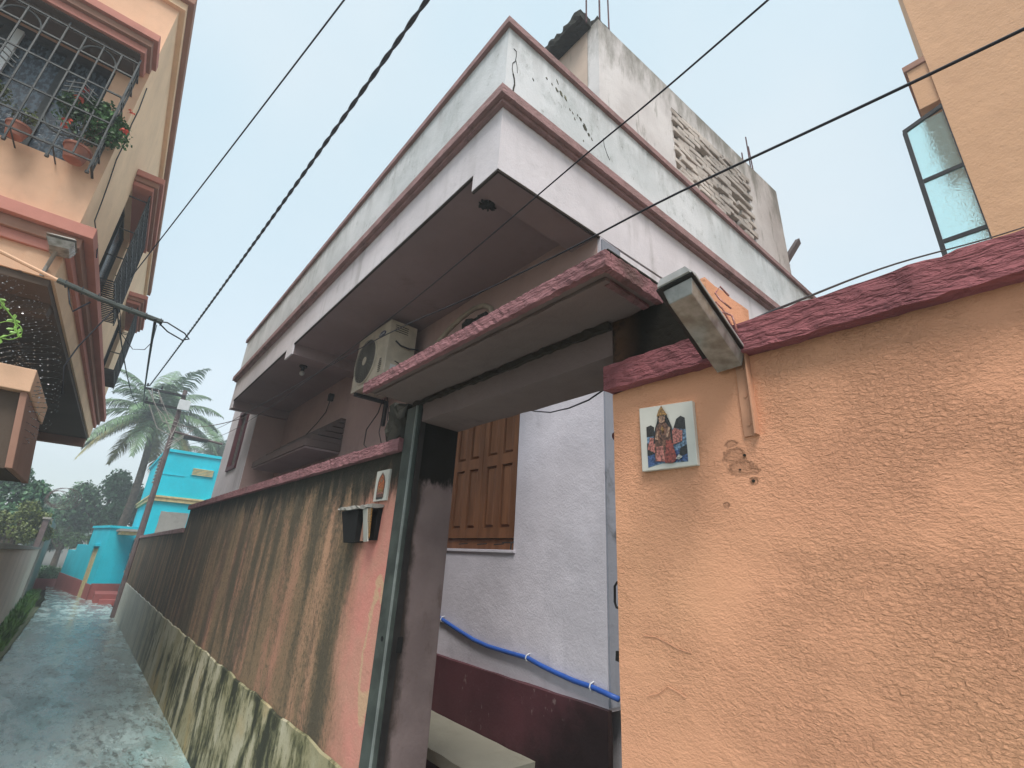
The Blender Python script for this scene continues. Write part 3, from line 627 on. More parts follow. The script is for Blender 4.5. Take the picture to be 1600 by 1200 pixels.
# rooftop room
T = thing('rooftop_room', (2.4, 4.5, 2.6), 'weathered unpainted rooftop stair room with exposed brick panel standing behind the parapet', 'rooftop room')
A = (2.10, 2.66); B = (1.83, 6.55)
def fp(t_, out=0.0): return (A[0] + (B[0] - A[0]) * t_ - out, A[1] + (B[1] - A[1]) * t_)
b0, b1 = (3.90 - 2.66) / 3.89, (5.62 - 2.66) / 3.89
m = MB()
def slab(t0, t1, z0, z1, depth=0.15, inset=0.0):
    a = fp(t0); b = fp(t1); m.prism([(a[0] + inset, a[1]), (b[0] + inset, b[1]), (b[0] + depth, b[1]), (a[0] + depth, a[1])], z0, z1)
slab(0, b0, 2.61, 5.52); slab(b1, 1, 2.61, 5.52); slab(b0, b1, 5.20, 5.519); slab(b0, b1, 2.61, 3.4)
m.prism([(2.101, 2.66), (2.26, 2.66), (2.26, 2.665), (2.101, 2.665)], 2.61, 2.62)
m.prism([(3.0, 6.40), (3.0, 6.55), (1.98, 6.55), (1.98, 6.40)], 2.61, 5.52)
m.build('wall', 'rooftop', T)
m = MB(); slab(b0, b1, 3.4, 5.198, 0.15, 0.055); m.build('mortar_bed', 'mortar', T)
m = MB(); m.prism([(2.255, 2.66), (3.6, 2.66), (3.6, 2.80), (2.255, 2.80)], 2.61, 5.5); m.build('front_wall', 'salmon', T)
m = MB(); m.prism([(2.0, 6.5), (2.2, 2.8), (3.6, 2.8), (3.6, 6.5)], 5.40, 5.50); m.build('roof', 'mossblack', T)
MB().rough(2.20, 4.2, 2.49, 2.655, 5.50, 5.62, 0.04, 0.009).build('eave_slab', 'mossblack', T)
MB().rough(2.12, 3.0, 2.664, 2.9, 5.525, 5.60, 0.04, 0.009).build('ragged_top', 'mossblack', T)
bmeshes = []
for k in range(6):
    mm = MB(); L, W_, Hh = 0.105, 0.05, 0.030
    vv = [(-L, -0.02, -Hh), (L, -0.02, -Hh), (L, W_, -Hh), (-L, W_, -Hh), (-L, -0.02, Hh), (L, -0.02, Hh), (L, W_, Hh), (-L, W_, Hh)]
    vv = [(a + rng.normal() * .006, b + rng.normal() * .005, c + rng.normal() * .004) for a, b, c in vv]
    o = mm.add(vv, [(0, 1, 2, 3), (7, 6, 5, 4), (0, 4, 5, 1), (1, 5, 6, 2), (2, 6, 7, 3), (3, 7, 4, 0)]).build('brick', 'brick', None, 0.006); bmeshes.append(o.data); bpy.data.objects.remove(o)
ang = math.atan2(-(B[1] - A[1]), B[0] - A[0])
rows = 23
missing = {(4, 2), (9, 4), (9, 5), (10, 5), (13, 3), (15, 5), (15, 6), (18, 2), (19, 2), (12, 6), (6, 6), (17, 5), (17, 6), (13, 5)}
for r_ in range(rows):
    z = 3.44 + r_ * 0.0775
    for c_ in range(8):
        y = 3.99 + c_ * 0.223 + (0.11 if r_ % 2 else 0)
        if y > 5.56 or (r_, c_) in missing: continue
        tt = (y - 2.66) / 3.89; p = fp(tt)
        o = bpy.data.objects.new('brick', bmeshes[random.randrange(6)]); C.objects.link(o); o.parent = T
        wx = p[0] + 0.035 + random.uniform(-0.012, 0.014); wy = -p[1]
        bx, by, bz = T['_base']
        o.location = (wx - bx, wy - by, z + random.uniform(-.004, .004) - bz)
        o.rotation_euler = (random.uniform(-.03, .03), random.uniform(-.03, .03), ang + random.uniform(-.02, .02) + (math.pi if False else 0))
for (x, y, h, lx) in ((2.18, 2.56, 0.9, 0.0), (2.14, 2.74, 0.95, 0.01), (2.17, 2.77, 0.85, -0.02), (2.16, 2.93, 0.9, 0.03)):
    MB().tube([(x, y, 5.45), (x + lx, y + lx, 5.5 + h)], 0.009, 6).build('rebar', 'rust', T)
for (x, y, h, lx) in ((1.93, 5.95, 0.75, 0.0), (1.95, 6.12, 0.75, 0.03), (1.9, 5.6, 0.15, 0)):
    MB().tube([(x, y, 5.45), (x + lx, y + lx, 5.5 + h)], 0.009, 6).build('rebar', 'rust', T)
m = MB(); m.box(1.84, 1.93, 6.54, 6.62, 4.28, 4.36)
m = MB(); m.hexa([(1.84, 6.50, 4.28), (1.90, 6.50, 4.28), (1.90, 6.54, 4.20), (1.84, 6.54, 4.20)], [(1.82, 7.22, 5.02), (1.88, 7.22, 5.02), (1.88, 7.26, 4.94), (1.82, 7.26, 4.94)]); m.build('plank', 'woodgrey', T)
m = MB(); m.tube([(1.9, 6.5, 4.30), (1.86, 6.62, 4.22)], 0.02, 5); m.build('bracket', 'iron', T)

# bench, in the yard
t = thing('bench', (2.9, 1.95, G(3)), 'low grey cement bench built against the maroon wall base inside the gate', 'bench')
MB().rough(2.13, 3.9, 1.70, 2.066, -1.005, -0.950, 0.1, 0.0015).build('seat', 'bench', t)
for x in (2.2, 3.6): MB().box(x, x + 0.14, 1.74, 2.05, -1.6, -1.007).build('leg', 'bench', t, 0.004)
tag(MB().add([(0.85, 1.3, G(1) - .004), (8.6, 1.3, G(8) - .004), (8.6, 2.1, G(8) - .004), (0.85, 2.1, G(1) - .004)], [(0, 1, 2, 3)]).build('yard_floor', 'bench'), kind='structure')

# blue pipe with clips
t = thing('water_pipe', (2.4, 2.08, -0.5), 'sagging blue plastic water pipe clipped along the lilac wall above its maroon base', 'pipe')
pp = [(3.45, -0.36), (3.148, -0.40), (2.925, -0.446), (2.75, -0.478), (2.60, -0.493), (2.40, -0.497), (2.231, -0.499), (2.12, -0.518), (2.017, -0.531), (1.88, -0.545), (1.762, -0.549), (1.68, -0.558), (1.60, -0.567)]
MB().tube([(x, 2.084, z) for x, z in pp], 0.0125, 10).build('tube', 'bluepipe', t, smooth=True)
for (x, z) in ((3.135, -0.402), (2.231, -0.499), (1.762, -0.549)):
    m = MB(); m.tube([(x, 2.098, z - 0.02), (x, 2.072, z - 0.012), (x, 2.066, z), (x, 2.072, z + 0.014), (x, 2.098, z + 0.022)], 0.0035, 5); m.build('clip', 'white', t)

# ================================================================== AIR CONDITIONER
t = thing('air_conditioner', (4.37, 1.85, 1.6), 'cream outdoor air conditioner unit hung on the house wall under the roof slab', 'air conditioner')
m = MB(); m.box(3.97, 4.72, 1.705, 2.00, 1.58, 2.195); m.build('casing', 'acbody', t, 0.008)
cx, cz, cr_ = 4.45, 1.875, 0.235
g = MB(); g.disc((cx, 1.7045, cz), (0, -1, 0), cr_, 0.003, 40); g = g.build('fan_guard', 'acdark', t)
m = MB()
for rr in np.linspace(0.05, cr_, 11):
    m.tube([(cx + rr * math.cos(a), 1.692, cz + rr * math.sin(a)) for a in np.linspace(0, 2 * math.pi, 33)], 0.0022, 4, False)
for a in np.linspace(0, 2 * math.pi, 25)[:-1]: m.tube([(cx + 0.04 * math.cos(a), 1.690, cz + 0.04 * math.sin(a)), (cx + cr_ * math.cos(a), 1.690, cz + cr_ * math.sin(a))], 0.002, 4)
m.build('guard_wires', 'acgrille', g)
MB().disc((cx, 1.694, cz), (0, -1, 0), 0.045, 0.008, 24).build('hub', 'acbody', g, 0.002)
m = MB(); m.tube([(cx + (cr_ + .012) * math.cos(a), 1.700, cz + (cr_ + .012) * math.sin(a)) for a in np.linspace(0, 2 * math.pi, 41)], 0.010, 6, False); m.build('rim', 'acbody', g, smooth=True)
bdg = MB(); n_ = 24
bdg.add([(4.125 + 0.075 * math.cos(a), y, 2.08 + 0.030 * math.sin(a)) for y in (1.7035, 1.698) for a in np.linspace(0, 2 * math.pi, n_ + 1)[:-1]], [tuple(range(n_)), tuple(range(n_, 2 * n_))] + [(i, (i + 1) % n_, (i + 1) % n_ + n_, i + n_) for i in range(n_)])
bdg = bdg.build('badge', 'badge', t)
# lettering on the badge
fc = bpy.data.curves.new('lettering', 'FONT'); fc.body = 'Carrier'; fc.size = 0.042; fc.align_x = 'CENTER'; fc.align_y = 'CENTER'; fc.extrude = 0.0006
fo = bpy.data.objects.new('lettering', fc); C.objects.link(fo)
bpy.context.view_layer.update(); lm = bpy.data.meshes.new_from_object(fo); bpy.data.objects.remove(fo); lm.materials.clear(); lm.materials.append(M['white'])
fo = bpy.data.objects.new('lettering', lm); C.objects.link(fo); fo.parent = bdg
base = Vector(bdg['_base']); fo.location = Vector((4.125, -1.6965, 2.08)) - base
fo.matrix_local = Matrix.Translation(fo.location) @ Matrix(((-1, 0, 0, 0), (0, 0, 1, 0), (0, 1, 0, 0), (0, 0, 0, 1)))
m = MB()
for i in range(7): m.box(4.045 + 0.005 * abs(i - 3), 4.115 - 0.005 * abs(i - 3), 1.700, 1.704, 1.66 + i * 0.022, 1.668 + i * 0.022)
m.build('vent', 'acdark', t)
m = MB(); m.box(3.966, 3.9695, 1.76, 1.82, 1.64, 1.73); m.build('sticker', 'white', t)
m = MB()
for i in range(4): m.box(3.966, 3.9695, 1.76 + 0.0 * i, 1.90, 2.08 + i * 0.022, 2.087 + i * 0.022)
m.build('side_vent', 'acdark', t)
m = MB(); m.tube([(3.966, 1.78, 1.98), (3.95, 1.83, 1.94), (3.94, 1.92, 1.93), (3.93, 2.02, 1.95)], 0.008, 6); m.tube([(3.966, 1.80, 1.77), (3.955, 1.86, 1.75), (3.95, 1.92, 1.73)], 0.005, 5); m.build('power_cord', 'cable', t, smooth=True)['kind'] = 'stuff'
m = MB(); m.box(4.02, 4.06, 1.72, 2.099, 1.545, 1.579); m.box(4.62, 4.66, 1.72, 2.099, 1.545, 1.579); m.box(4.02, 4.06, 2.075, 2.099, 1.3, 1.544); m.box(4.62, 4.66, 2.075, 2.099, 1.3, 1.544); m.build('bracket', 'iron', t)['kind'] = 'stuff'
m = MB()
def loop(pts, r, mm): mm.tube(pts, r, 6)
loop([(3.93, 2.02, 1.76), (3.8, 2.07, 1.88), (3.65, 2.08, 1.98), (3.50, 2.085, 2.05), (3.3, 2.085, 2.10), (3.1, 2.085, 2.12), (2.95, 2.085, 2.09), (2.85, 2.085, 2.02), (2.8, 2.085, 1.92), (2.82, 2.085, 1.75)], 0.024, m)
m.build('refrigerant_hose', 'conduit', t, smooth=True)
m = MB(); m.rough(3.72, 3.93, 1.99, 2.085, 1.70, 1.80, 0.03, 0.012); m.rough(2.90, 3.25, 2.07, 2.096, 1.86, 2.0, 0.04, 0.01); m.build('foam_wrap', 'conn', t)['kind'] = 'stuff'
tag(None or MB().tube([(4.55, 2.0, 1.56), (4.62, 2.0, 1.42), (4.85, 2.0, 1.28), (4.90, 2.02, 1.12), (4.70, 2.02, 1.02), (4.40, 2.02, 1.06), (4.15, 2.03, 1.10), (4.2, 2.03, 1.06), (4.35, 2.03, 1.04)], 0.006, 5).tube([(4.5, 2.0, 1.56), (4.5, 2.0, 1.35), (4.56, 2.02, 1.2), (4.45, 2.02, 1.05)], 0.005, 5).tube([(4.45, 2.0, 1.56), (4.38, 2.0, 1.42), (4.4, 2.02, 1.3), (4.25, 2.02, 1.22)], 0.005, 5).build('loose_wire', 'cable', smooth=True),
    'tangle of loose black wires dangling below the air conditioner', 'wires')
# bulb and hook under the ceiling, wall box with wire
t = thing('light_bulb', (6.12, 1.54, 2.15), 'white bulb in a black holder under the roof slab beyond the second beam', 'light bulb')
MB().disc((6.12, 1.54, 2.254), (0, 0, -1), 0.05, 0.02, 12).disc((6.12, 1.54, 2.235), (0, 0, -1), 0.022, 0.05, 10).build('holder', 'iron', t)
m = MB()
for i in range(8):
    a0 = math.pi * i / 8; a1 = math.pi * (i + 1) / 8
    m.disc((6.12, 1.54, 2.15 + 0.032 * math.cos(a0)), (0, 0, -1), max(.001, 0.032 * math.sin(a0)), 0.032 * (math.cos(a0) - math.cos(a1)), 12, max(.001, 0.032 * math.sin(a1)))
m.build('glass', 'white', t, smooth=True)
t = MB(); t.disc((2.10, 1.443, 2.254), (0, 0, -1), 0.032, 0.015, 10)
for i in range(46):
    a = rng.uniform(0, 6.28); r0 = rng.uniform(0, 0.03); r1 = rng.uniform(0.03, 0.068); t.tube([(2.10 + r0 * math.cos(a), 1.443 + r0 * math.sin(a), 2.238), (2.10 + r1 * math.cos(a), 1.443 + r1 * math.sin(a), 2.250)], 0.006, 4)
tag(t.build('wasp_nest', 'conn'), 'dark ragged nest stuck to the ceiling near the corner of the overhang', 'nest')
t = thing('wall_holder', (6.43, 2.07, 2.03), 'black lamp holder with trailing wire high on the pinkish recess wall', 'lamp holder')
MB().box(6.40, 6.46, 2.03, 2.096, 1.98, 2.08).build('box', 'iron', t, 0.004)
MB().tube([(6.43, 2.06, 1.98), (6.6, 2.09, 1.86), (6.9, 2.092, 1.75), (7.4, 2.092, 1.62), (7.9, 2.092, 1.50), (8.3, 2.092, 1.45)], 0.006, 5).build('wire', 'cable', t)

# ================================================================== THINGS ON THE WALLS BY THE GATE
def flat(m_, pts, y, th=0.0006):
    n_ = len(pts); m_.add([(x, y, z) for x, z in pts] + [(x, y + th, z) for x, z in pts], [tuple(range(n_)), tuple(range(2 * n_ - 1, n_ - 1, -1))] + [(i, (i + 1) % n_, (i + 1) % n_ + n_, i + n_) for i in range(n_)]); return m_
t = thing('picture_tile', (0.659, 1.09, 0.339), 'square ceramic tile showing a crowned deity figure, set in the orange wall', 'tile')
MB().hexa([(0.578, 1.086, 0.249), (0.738, 1.086, 0.249), (0.738, 1.10, 0.249), (0.578, 1.10, 0.249)], [(0.578, 1.086, 0.416), (0.739, 1.086, 0.428), (0.739, 1.10, 0.428), (0.578, 1.10, 0.416)]).build('tile_body', 'tile', t, 0.002)
# local picture coords: u 0..1 left to right in view (x decreasing), v 0..1 up
def tu(u, v): return (0.738 - 0.160 * u, 0.250 + (0.176 - 0.009 * u) * v)
def shape(name, pts, mat, lay): flat(MB(), [tu(u, v) for u, v in pts], 1.0855 - 0.0007 * lay).build(name, mat, t)
shape('picture_ground', [(0.13, 0.04), (0.40, 0.08), (0.85, 0.06), (0.85, 0.60), (0.13, 0.60)], 'p_sky', 0)
shape('picture_water', [(0.13, 0.045), (0.36, 0.10), (0.85, 0.07), (0.85, 0.30), (0.62, 0.24), (0.40, 0.28), (0.13, 0.22)], 'p_blue', 1)
shape('picture_rocks', [(0.13, 0.52), (0.27, 0.52), (0.28, 0.66), (0.22, 0.70), (0.13, 0.68)], 'p_black', 1)
shape('picture_rocks', [(0.64, 0.60), (0.85, 0.56), (0.85, 0.74), (0.78, 0.78), (0.70, 0.74)], 'p_black', 1)
shape('picture_rocks', [(0.13, 0.22), (0.26, 0.24), (0.24, 0.38), (0.13, 0.42)], 'p_black', 2)
shape('picture_rocks', [(0.70, 0.14), (0.85, 0.18), (0.85, 0.32), (0.74, 0.28)], 'p_black', 2)
shape('picture_flowers', [(0.14, 0.32), (0.30, 0.24), (0.30, 0.48), (0.20, 0.50)], 'p_pink', 3)
shape('picture_flowers', [(0.60, 0.34), (0.78, 0.38), (0.80, 0.54), (0.66, 0.60), (0.60, 0.55)], 'p_pink', 3)
shape('picture_shawl', [(0.26, 0.40), (0.30, 0.62), (0.36, 0.76), (0.56, 0.78), (0.62, 0.62), (0.62, 0.36)], 'p_black', 4)
shape('picture_robe', [(0.28, 0.12), (0.29, 0.40), (0.33, 0.64), (0.40, 0.72), (0.50, 0.72), (0.58, 0.62), (0.60, 0.36), (0.52, 0.10)], 'p_brown', 5)
shape('picture_skirt', [(0.46, 0.08), (0.50, 0.42), (0.60, 0.42), (0.68, 0.12), (0.60, 0.06)], 'p_red', 6)
shape('picture_skirt', [(0.30, 0.12), (0.32, 0.34), (0.44, 0.34), (0.46, 0.10)], 'p_pink', 6)
shape('picture_arm', [(0.54, 0.46), (0.60, 0.60), (0.57, 0.64), (0.50, 0.48)], 'p_skin', 7)
shape('picture_arm', [(0.30, 0.46), (0.33, 0.58), (0.37, 0.58), (0.36, 0.44)], 'p_skin', 7)
shape('picture_face', [(0.40, 0.72), (0.39, 0.79), (0.42, 0.83), (0.50, 0.83), (0.52, 0.79), (0.50, 0.72), (0.46, 0.70)], 'p_skin', 7)
shape('picture_hair', [(0.36, 0.70), (0.37, 0.82), (0.40, 0.84), (0.40, 0.72)], 'p_black', 6)
shape('picture_hair', [(0.52, 0.72), (0.51, 0.84), (0.55, 0.82), (0.56, 0.70)], 'p_black', 6)
shape('picture_crown', [(0.36, 0.82), (0.40, 0.91), (0.46, 0.985), (0.50, 0.91), (0.56, 0.82)], 'p_gold', 8)
shape('picture_ornament', [(0.42, 0.60), (0.45, 0.66), (0.48, 0.60), (0.45, 0.54)], 'p_gold', 8)
shape('picture_bird', [(0.66, 0.12), (0.72, 0.18), (0.78, 0.14), (0.72, 0.10)], 'p_white', 8)
t = thing('picture_tile', (2.33, 1.09, 0.34), 'small white tile with orange arched deity print, above the black mouthed box', 'tile')
MB().box(2.252, 2.398, 1.088, 1.10, 0.262, 0.420).build('tile_body', 'tile', t, 0.0015)
def tu(u, v): return (2.398 - 0.146 * u, 0.262 + 0.158 * v)
def shape(name, pts, mat, lay): flat(MB(), [tu(u, v) for u, v in pts], 1.0875 - 0.0006 * lay).build(name, mat, t)
shape('picture_arch', [(0.20, 0.10), (0.20, 0.62), (0.30, 0.80), (0.48, 0.94), (0.66, 0.80), (0.78, 0.62), (0.78, 0.10)], 'p_brown', 0)
shape('picture_figure', [(0.28, 0.28), (0.26, 0.58), (0.36, 0.74), (0.48, 0.86), (0.60, 0.74), (0.72, 0.58), (0.70, 0.28)], 'p_orange', 1)
shape('picture_face', [(0.42, 0.62), (0.42, 0.72), (0.55, 0.72), (0.55, 0.62)], 'p_skin', 2)
shape('picture_garment', [(0.30, 0.28), (0.34, 0.44), (0.48, 0.36), (0.62, 0.44), (0.68, 0.28)], 'p_gold', 2)
shape('picture_belt', [(0.26, 0.22), (0.26, 0.27), (0.72, 0.27), (0.72, 0.22)], 'p_pink', 2)
shape('picture_base', [(0.24, 0.06), (0.24, 0.12), (0.74, 0.12), (0.74, 0.06)], 'p_black', 2)
t = thing('wall_niche', (2.47, 1.08, 0.14), 'small box with black open mouth, grey ledge and a cream flap, below the arched tile', 'meter box')
MB().rough(2.28, 2.72, 1.035, 1.10, 0.224, 0.240, 0.03, 0.003).build('ledge', 'grey', t)
m = MB(); m.hexa([(2.46, 1.05, 0.06), (2.60, 1.05, 0.055), (2.60, 1.099, 0.055), (2.46, 1.099, 0.06)], [(2.47, 1.05, 0.222), (2.70, 1.05, 0.222), (2.70, 1.099, 0.222), (2.47, 1.099, 0.222)]); m.build('dark_mouth', 'black', t)
m = MB(); m.box(2.42, 2.459, 1.078, 1.099, 0.065, 0.222); m.build('divider', 'brown_band', t)
m = MB(); m.hexa([(2.30, 1.075, 0.07), (2.42, 1.075, 0.07), (2.42, 1.099, 0.07), (2.30, 1.099, 0.07)], [(2.29, 1.075, 0.222), (2.42, 1.075, 0.222), (2.42, 1.099, 0.222), (2.29, 1.099, 0.222)]); m.build('dark_mouth', 'black', t)
m = MB(); m.hexa([(2.285, 1.040, 0.062), (2.375, 1.060, 0.060), (2.375, 1.066, 0.060), (2.285, 1.046, 0.062)], [(2.33, 1.035, 0.220), (2.43, 1.055, 0.220), (2.43, 1.061, 0.220), (2.33, 1.041, 0.220)]); m.build('flap', 'tile', t)
m = MB(); m.hexa([(2.270, 1.036, 0.085), (2.285, 1.042, 0.075), (2.285, 1.048, 0.075), (2.270, 1.042, 0.085)], [(2.285, 1.034, 0.220), (2.345, 1.038, 0.220), (2.345, 1.045, 0.220), (2.285, 1.041, 0.220)]); m.build('flap_lining', 'p_gold', t)

# street lamp on the orange wall
t = thing('wall_lamp', (0.47, 0.95, 0.52), 'box shaped grey outdoor lamp with a cloudy cover sticking out from the orange wall', 'lamp')
def lp(a, w_, h): # a 0..1 wall to tip, w_ -1..1 across, h local height
    c0 = Vector((0.480, 1.095, 0.505)); c1 = Vector((0.440, 0.790, 0.578)); c = c0.lerp(c1, a); hw = 0.054 - 0.008 * a
    return (c.x - w_ * hw, c.y - w_ * hw * 0.10, c.z + h)
m = MB(); prof = [(-1, 0.0), (-1, 0.006), (-0.8, 0.016), (0.8, 0.016), (1, 0.006), (1, 0.0)]
vs = []; rows_ = [(0.0, 0.85), (0.04, 1.0), (0.5, 1.0), (0.94, 1.0), (1.0, 0.85)]
for a, s_ in rows_: vs += [lp(a, w_ * s_, h) for w_, h in prof]
fs = [(i * 6 + k, i * 6 + (k + 1) % 6, (i + 1) * 6 + (k + 1) % 6, (i + 1) * 6 + k) for i in range(4) for k in range(6)] + [tuple(range(6)), tuple(range(29, 23, -1))]
m.add(vs, fs).build('housing', 'lamppan', t)
m = MB(); vs = []
for a, s_, h in ((0.03, 0.98, -0.004), (0.985, 0.98, -0.004)): vs += [lp(a, -s_, h), lp(a, s_, h), lp(a, s_, h + 0.0035), lp(a, -s_, h + 0.0035)]
m.add(vs, [(0, 1, 2, 3), (4, 5, 6, 7), (0, 1, 5, 4), (1, 2, 6, 5), (2, 3, 7, 6), (3, 0, 4, 7)]).build('gasket', 'iron', t)
m = MB(); vs = [lp(0.02, -0.70, -0.005), lp(0.02, 0.86, -0.005), lp(0.96, 0.86, -0.005), lp(0.96, -0.70, -0.005), lp(0.04, -0.48, -0.036), lp(0.04, 0.72, -0.036), lp(0.935, 0.72, -0.036), lp(0.935, -0.48, -0.036)]
m.add(vs, [(0, 1, 2, 3), (7, 6, 5, 4), (0, 4, 5, 1), (1, 5, 6, 2), (2, 6, 7, 3), (3, 7, 4, 0)]).build('cover', 'lampcover', t, 0.002)
m = MB(); m.box(0.432, 0.462, 1.094, 1.0995, 0.303, 0.53); m.box(0.4285, 0.432, 1.078, 1.0995, 0.303, 0.53); m.build('bracket', 'lampbracket', t)
m = MB()
for z in (0.33, 0.40, 0.47): m.disc((0.447, 1.0938, z), (0, -1, 0), 0.004, 0.002, 8)
m.build('screws', 'lampbracket', t)
m = MB(); m.tube([(0.45, 1.10, 0.56), (0.47, 1.08, 0.64), (0.48, 1.07, 0.66), (0.495, 1.06, 0.655), (0.49, 1.05, 0.63), (0.46, 1.07, 0.62), (0.44, 1.06, 0.60), (0.43, 1.055, 0.55)], 0.0025, 5)
m.tube([(0.44, 1.06, 0.62), (0.46, 1.05, 0.65), (0.475, 1.06, 0.68), (0.465, 1.07, 0.70), (0.45, 1.08, 0.67)], 0.0025, 5); m.build('wire', 'p_pink', t, smooth=True)

# ================================================================== LEFT BUILDING
TH = math.radians(1.9)
def LB(p):                                            # u along the alley, v towards the alley, z
    return (4.75 + p[0] * math.cos(TH) - p[1] * math.sin(TH), -0.727 + p[0] * math.sin(TH) + p[1] * math.cos(TH), p[2])
Lb = thing('building', (8.5, -2.5, -1.6), 'peach and cream two storey building with red bands overhanging the alley on the left', 'building')
FAR = 7.6
# body above the soffit: front face u=0, alley face v=0; openings for the front window and three alley windows
def BX(*a, mat='cream', name='wall', bev=0.0, parent=Lb): return MB(LB).box(*a).build(name, mat, parent, bev)
m = MB(LB); m.box(0, FAR, -4.0, 0, 1.83, 5.2); 
m = MB(LB)   # alley-side wall with window openings
wins = [(1.45, 2.75, 2.65, 3.78), (5.0, 6.2, 2.65, 3.78)]
prev = 0.0
for (a, b, c, d_) in wins:
    m.box(prev, a, -0.18, 0, 1.86, 5.15); m.box(a, b, -0.18, 0, 1.86, c); m.box(a, b, -0.18, 0, d_, 5.15); prev = b
m.box(prev, FAR, -0.18, 0, 1.86, 5.15); m.build('alley_wall', 'cream', Lb)
m = MB(LB)   # front wall, opening v -1.75..-0.16, z 2.95..4.0
m.box(0, 0.18, -0.20, -0.18, 1.86, 5.15)
m.box(0.0, 0.18, -4.0, -1.95, 1.86, 5.15); m.box(0.001, 0.18, -1.95, -0.1805, 1.86, 2.90); m.box(0.001, 0.18, -1.95, -0.1805, 4.05, 5.15); m.box(-0.006, -0.0008, -0.205, 0.0, 1.86, 5.15); m.build('front_wall', 'peach', Lb)
BX(0.1, FAR, -4, -0.19, 5.0, 5.1, mat='grey', name='roof'); BX(1.2, 1.25, -3.9, -0.2, 2.3, 5.0, mat='darksoffit', name='room_partition')
BX(0.18, 1.2, -3.9, -0.19, 2.31, 2.35, mat='darksoffit', name='floor'); BX(0.02, FAR - 0.02, -4.0, -0.02, 1.80, 1.859, mat='darksoffit', name='soffit')
BX(0.4, 0.55, -4.0, -0.03, 1.70, 1.799, mat='darksoffit', name='soffit_beam'); BX(FAR - 0.25, FAR - 0.02, -4.0, -0.03, 1.66, 1.799, mat='brown_band', name='soffit_beam')
BX(0.8, 7.0, -4.0, -2.9, -1.8, 1.70, mat='darksoffit', name='ground_floor_wall')
# fascia bands
def band(z0, z1, out, mat, name='band'):
    m = MB(LB); m.box(-out, 0.0, -4.2, out, z0, z1); m.box(0.0, FAR + out, 0.0, out, z0, z1); return m.build(name, mat, Lb, 0.004)
band(2.24, 2.34, 0.13, 'brick_red'); band(2.15, 2.239, 0.07, 'brown_band'); band(2.07, 2.149, 0.035, 'brick_red')
# roof cornice
m = MB(LB); m.box(-0.10, FAR + 0.05, -4.2, 0.10, 5.151, 5.26); m.build('cornice', 'brown_band', Lb, 0.004)
m = MB(LB); m.box(-0.05, FAR, -4.2, 0.05, 5.06, 5.15); m.build('cornice', 'cream', Lb, 0.003)
# hood over the front window
hd = MB(LB); hd.box(-0.37, -0.002, -2.3, 0.030, 4.20, 4.275); hd = hd.build('hood', 'brick_red', Lb, 0.004)
MB(LB).box(-0.335, -0.002, -2.3, -0.002, 4.135, 4.199).build('moulding', 'brown_band', hd, 0.003)
MB(LB).box(-0.300, -0.002, -2.3, -0.030, 4.065, 4.134).build('moulding', 'brick_red', hd, 0.003)
MB(LB).box(-0.27, -0.002, -2.28, -0.060, 4.052, 4.064).build('hood_underside', 'darksoffit', hd)
MB(LB).box(-0.2, -0.002, -2.28, -0.090, 3.99, 4.051).build('hood_underside', 'darksoffit', hd)
# front window: frame, curtain posts, panes
w = MB(LB)
for v in (-1.93, -1.42, -0.95, -0.55, -0.20): w.box(0.10, 0.16, v, v + 0.05, 2.92, 4.0)
w.box(0.102, 0.158, -1.93, -0.15, 3.98, 4.05); w.box(0.102, 0.158, -1.93, -0.15, 2.90, 2.95); w = w.build('window', 'grille', Lb)
for v in (-1.88, -1.37, -0.90, -0.50): MB(LB).box(0.125, 0.135, v + 0.002, v + (0.30 if v == -0.5 else 0.40), 2.96, 3.97).build('pane', 'darkglass', w)
# box grille
gr = MB(LB); e = 0.0065
V0, V1, Z0, Z1, U = -1.95, -0.045, 2.84, 3.97, -0.25
for z in (Z0, Z0 + 0.16, 3.25, 3.55, 3.80, Z1): gr.box(U - e, U + e, V0, V1, z - e, z + e); gr.box(U + e, 0.0, V1 - 2 * e, V1, z - e, z + e)
n_ = 17
for i in range(n_):
    v = V0 + (V1 - V0) * i / (n_ - 1)
    gr.box(U - e, U + e, v - e * .8, v + e * .8, Z0 - 0.10 if i % 2 == 0 else Z0, Z1 + (0.05 if i % 4 == 0 else 0))
    gr.disc(LB((0, 0, 0)) and (U, v, Z0 - 0.10), (0, 0, -1), 0.014, 0.02, 6) if i % 2 == 0 else None
    gr.box(U, 0.0, v - e * .6, v + e * .6, Z0 - e * .6, Z0 + e * .6) if i % 2 == 0 else None
for u in (-0.17, -0.09): gr.box(u - e * .7, u + e * .7, V1 - 2 * e, V1, Z0, Z1)
gr = gr.build('grille', 'grille', Lb)
m = MB(LB)
for k in range(4):
    vc = V0 + (V1 - V0) * (2 + 4 * k) / 16
    m.tube([(U, vc + 0.115 * math.cos(a), 3.80 + 0.13 * math.sin(a)) for a in np.linspace(0, math.pi, 13)], 0.008, 5)
    m.tube([(U, vc + 0.115 * math.cos(a), 2.96 + 0.0 - 0.11 * math.sin(a) + 0.11) for a in np.linspace(0, math.pi, 13)], 0.008, 5)
    for dz in (-0.05, 0.0, 0.05): m.tube([(U, vc - 0.10, 3.40 + dz), (U, vc, 3.46 + dz), (U, vc + 0.10, 3.40 + dz)], 0.007, 5)
    for dv in (-0.06, 0.06): m.tube([(U, vc + dv, 3.36), (U, vc + dv, 3.50)], 0.007, 5)
for k in range(3): m.tube([(-0.125 + 0.06 * math.cos(a) * 1.0, V1 - 0.009, 3.0 + 0.35 * k + 0.1 * math.sin(a)) for a in np.linspace(0, 2 * math.pi, 15)], 0.006, 4)
m.build('scroll_work', 'grille', gr)['kind'] = 'stuff'
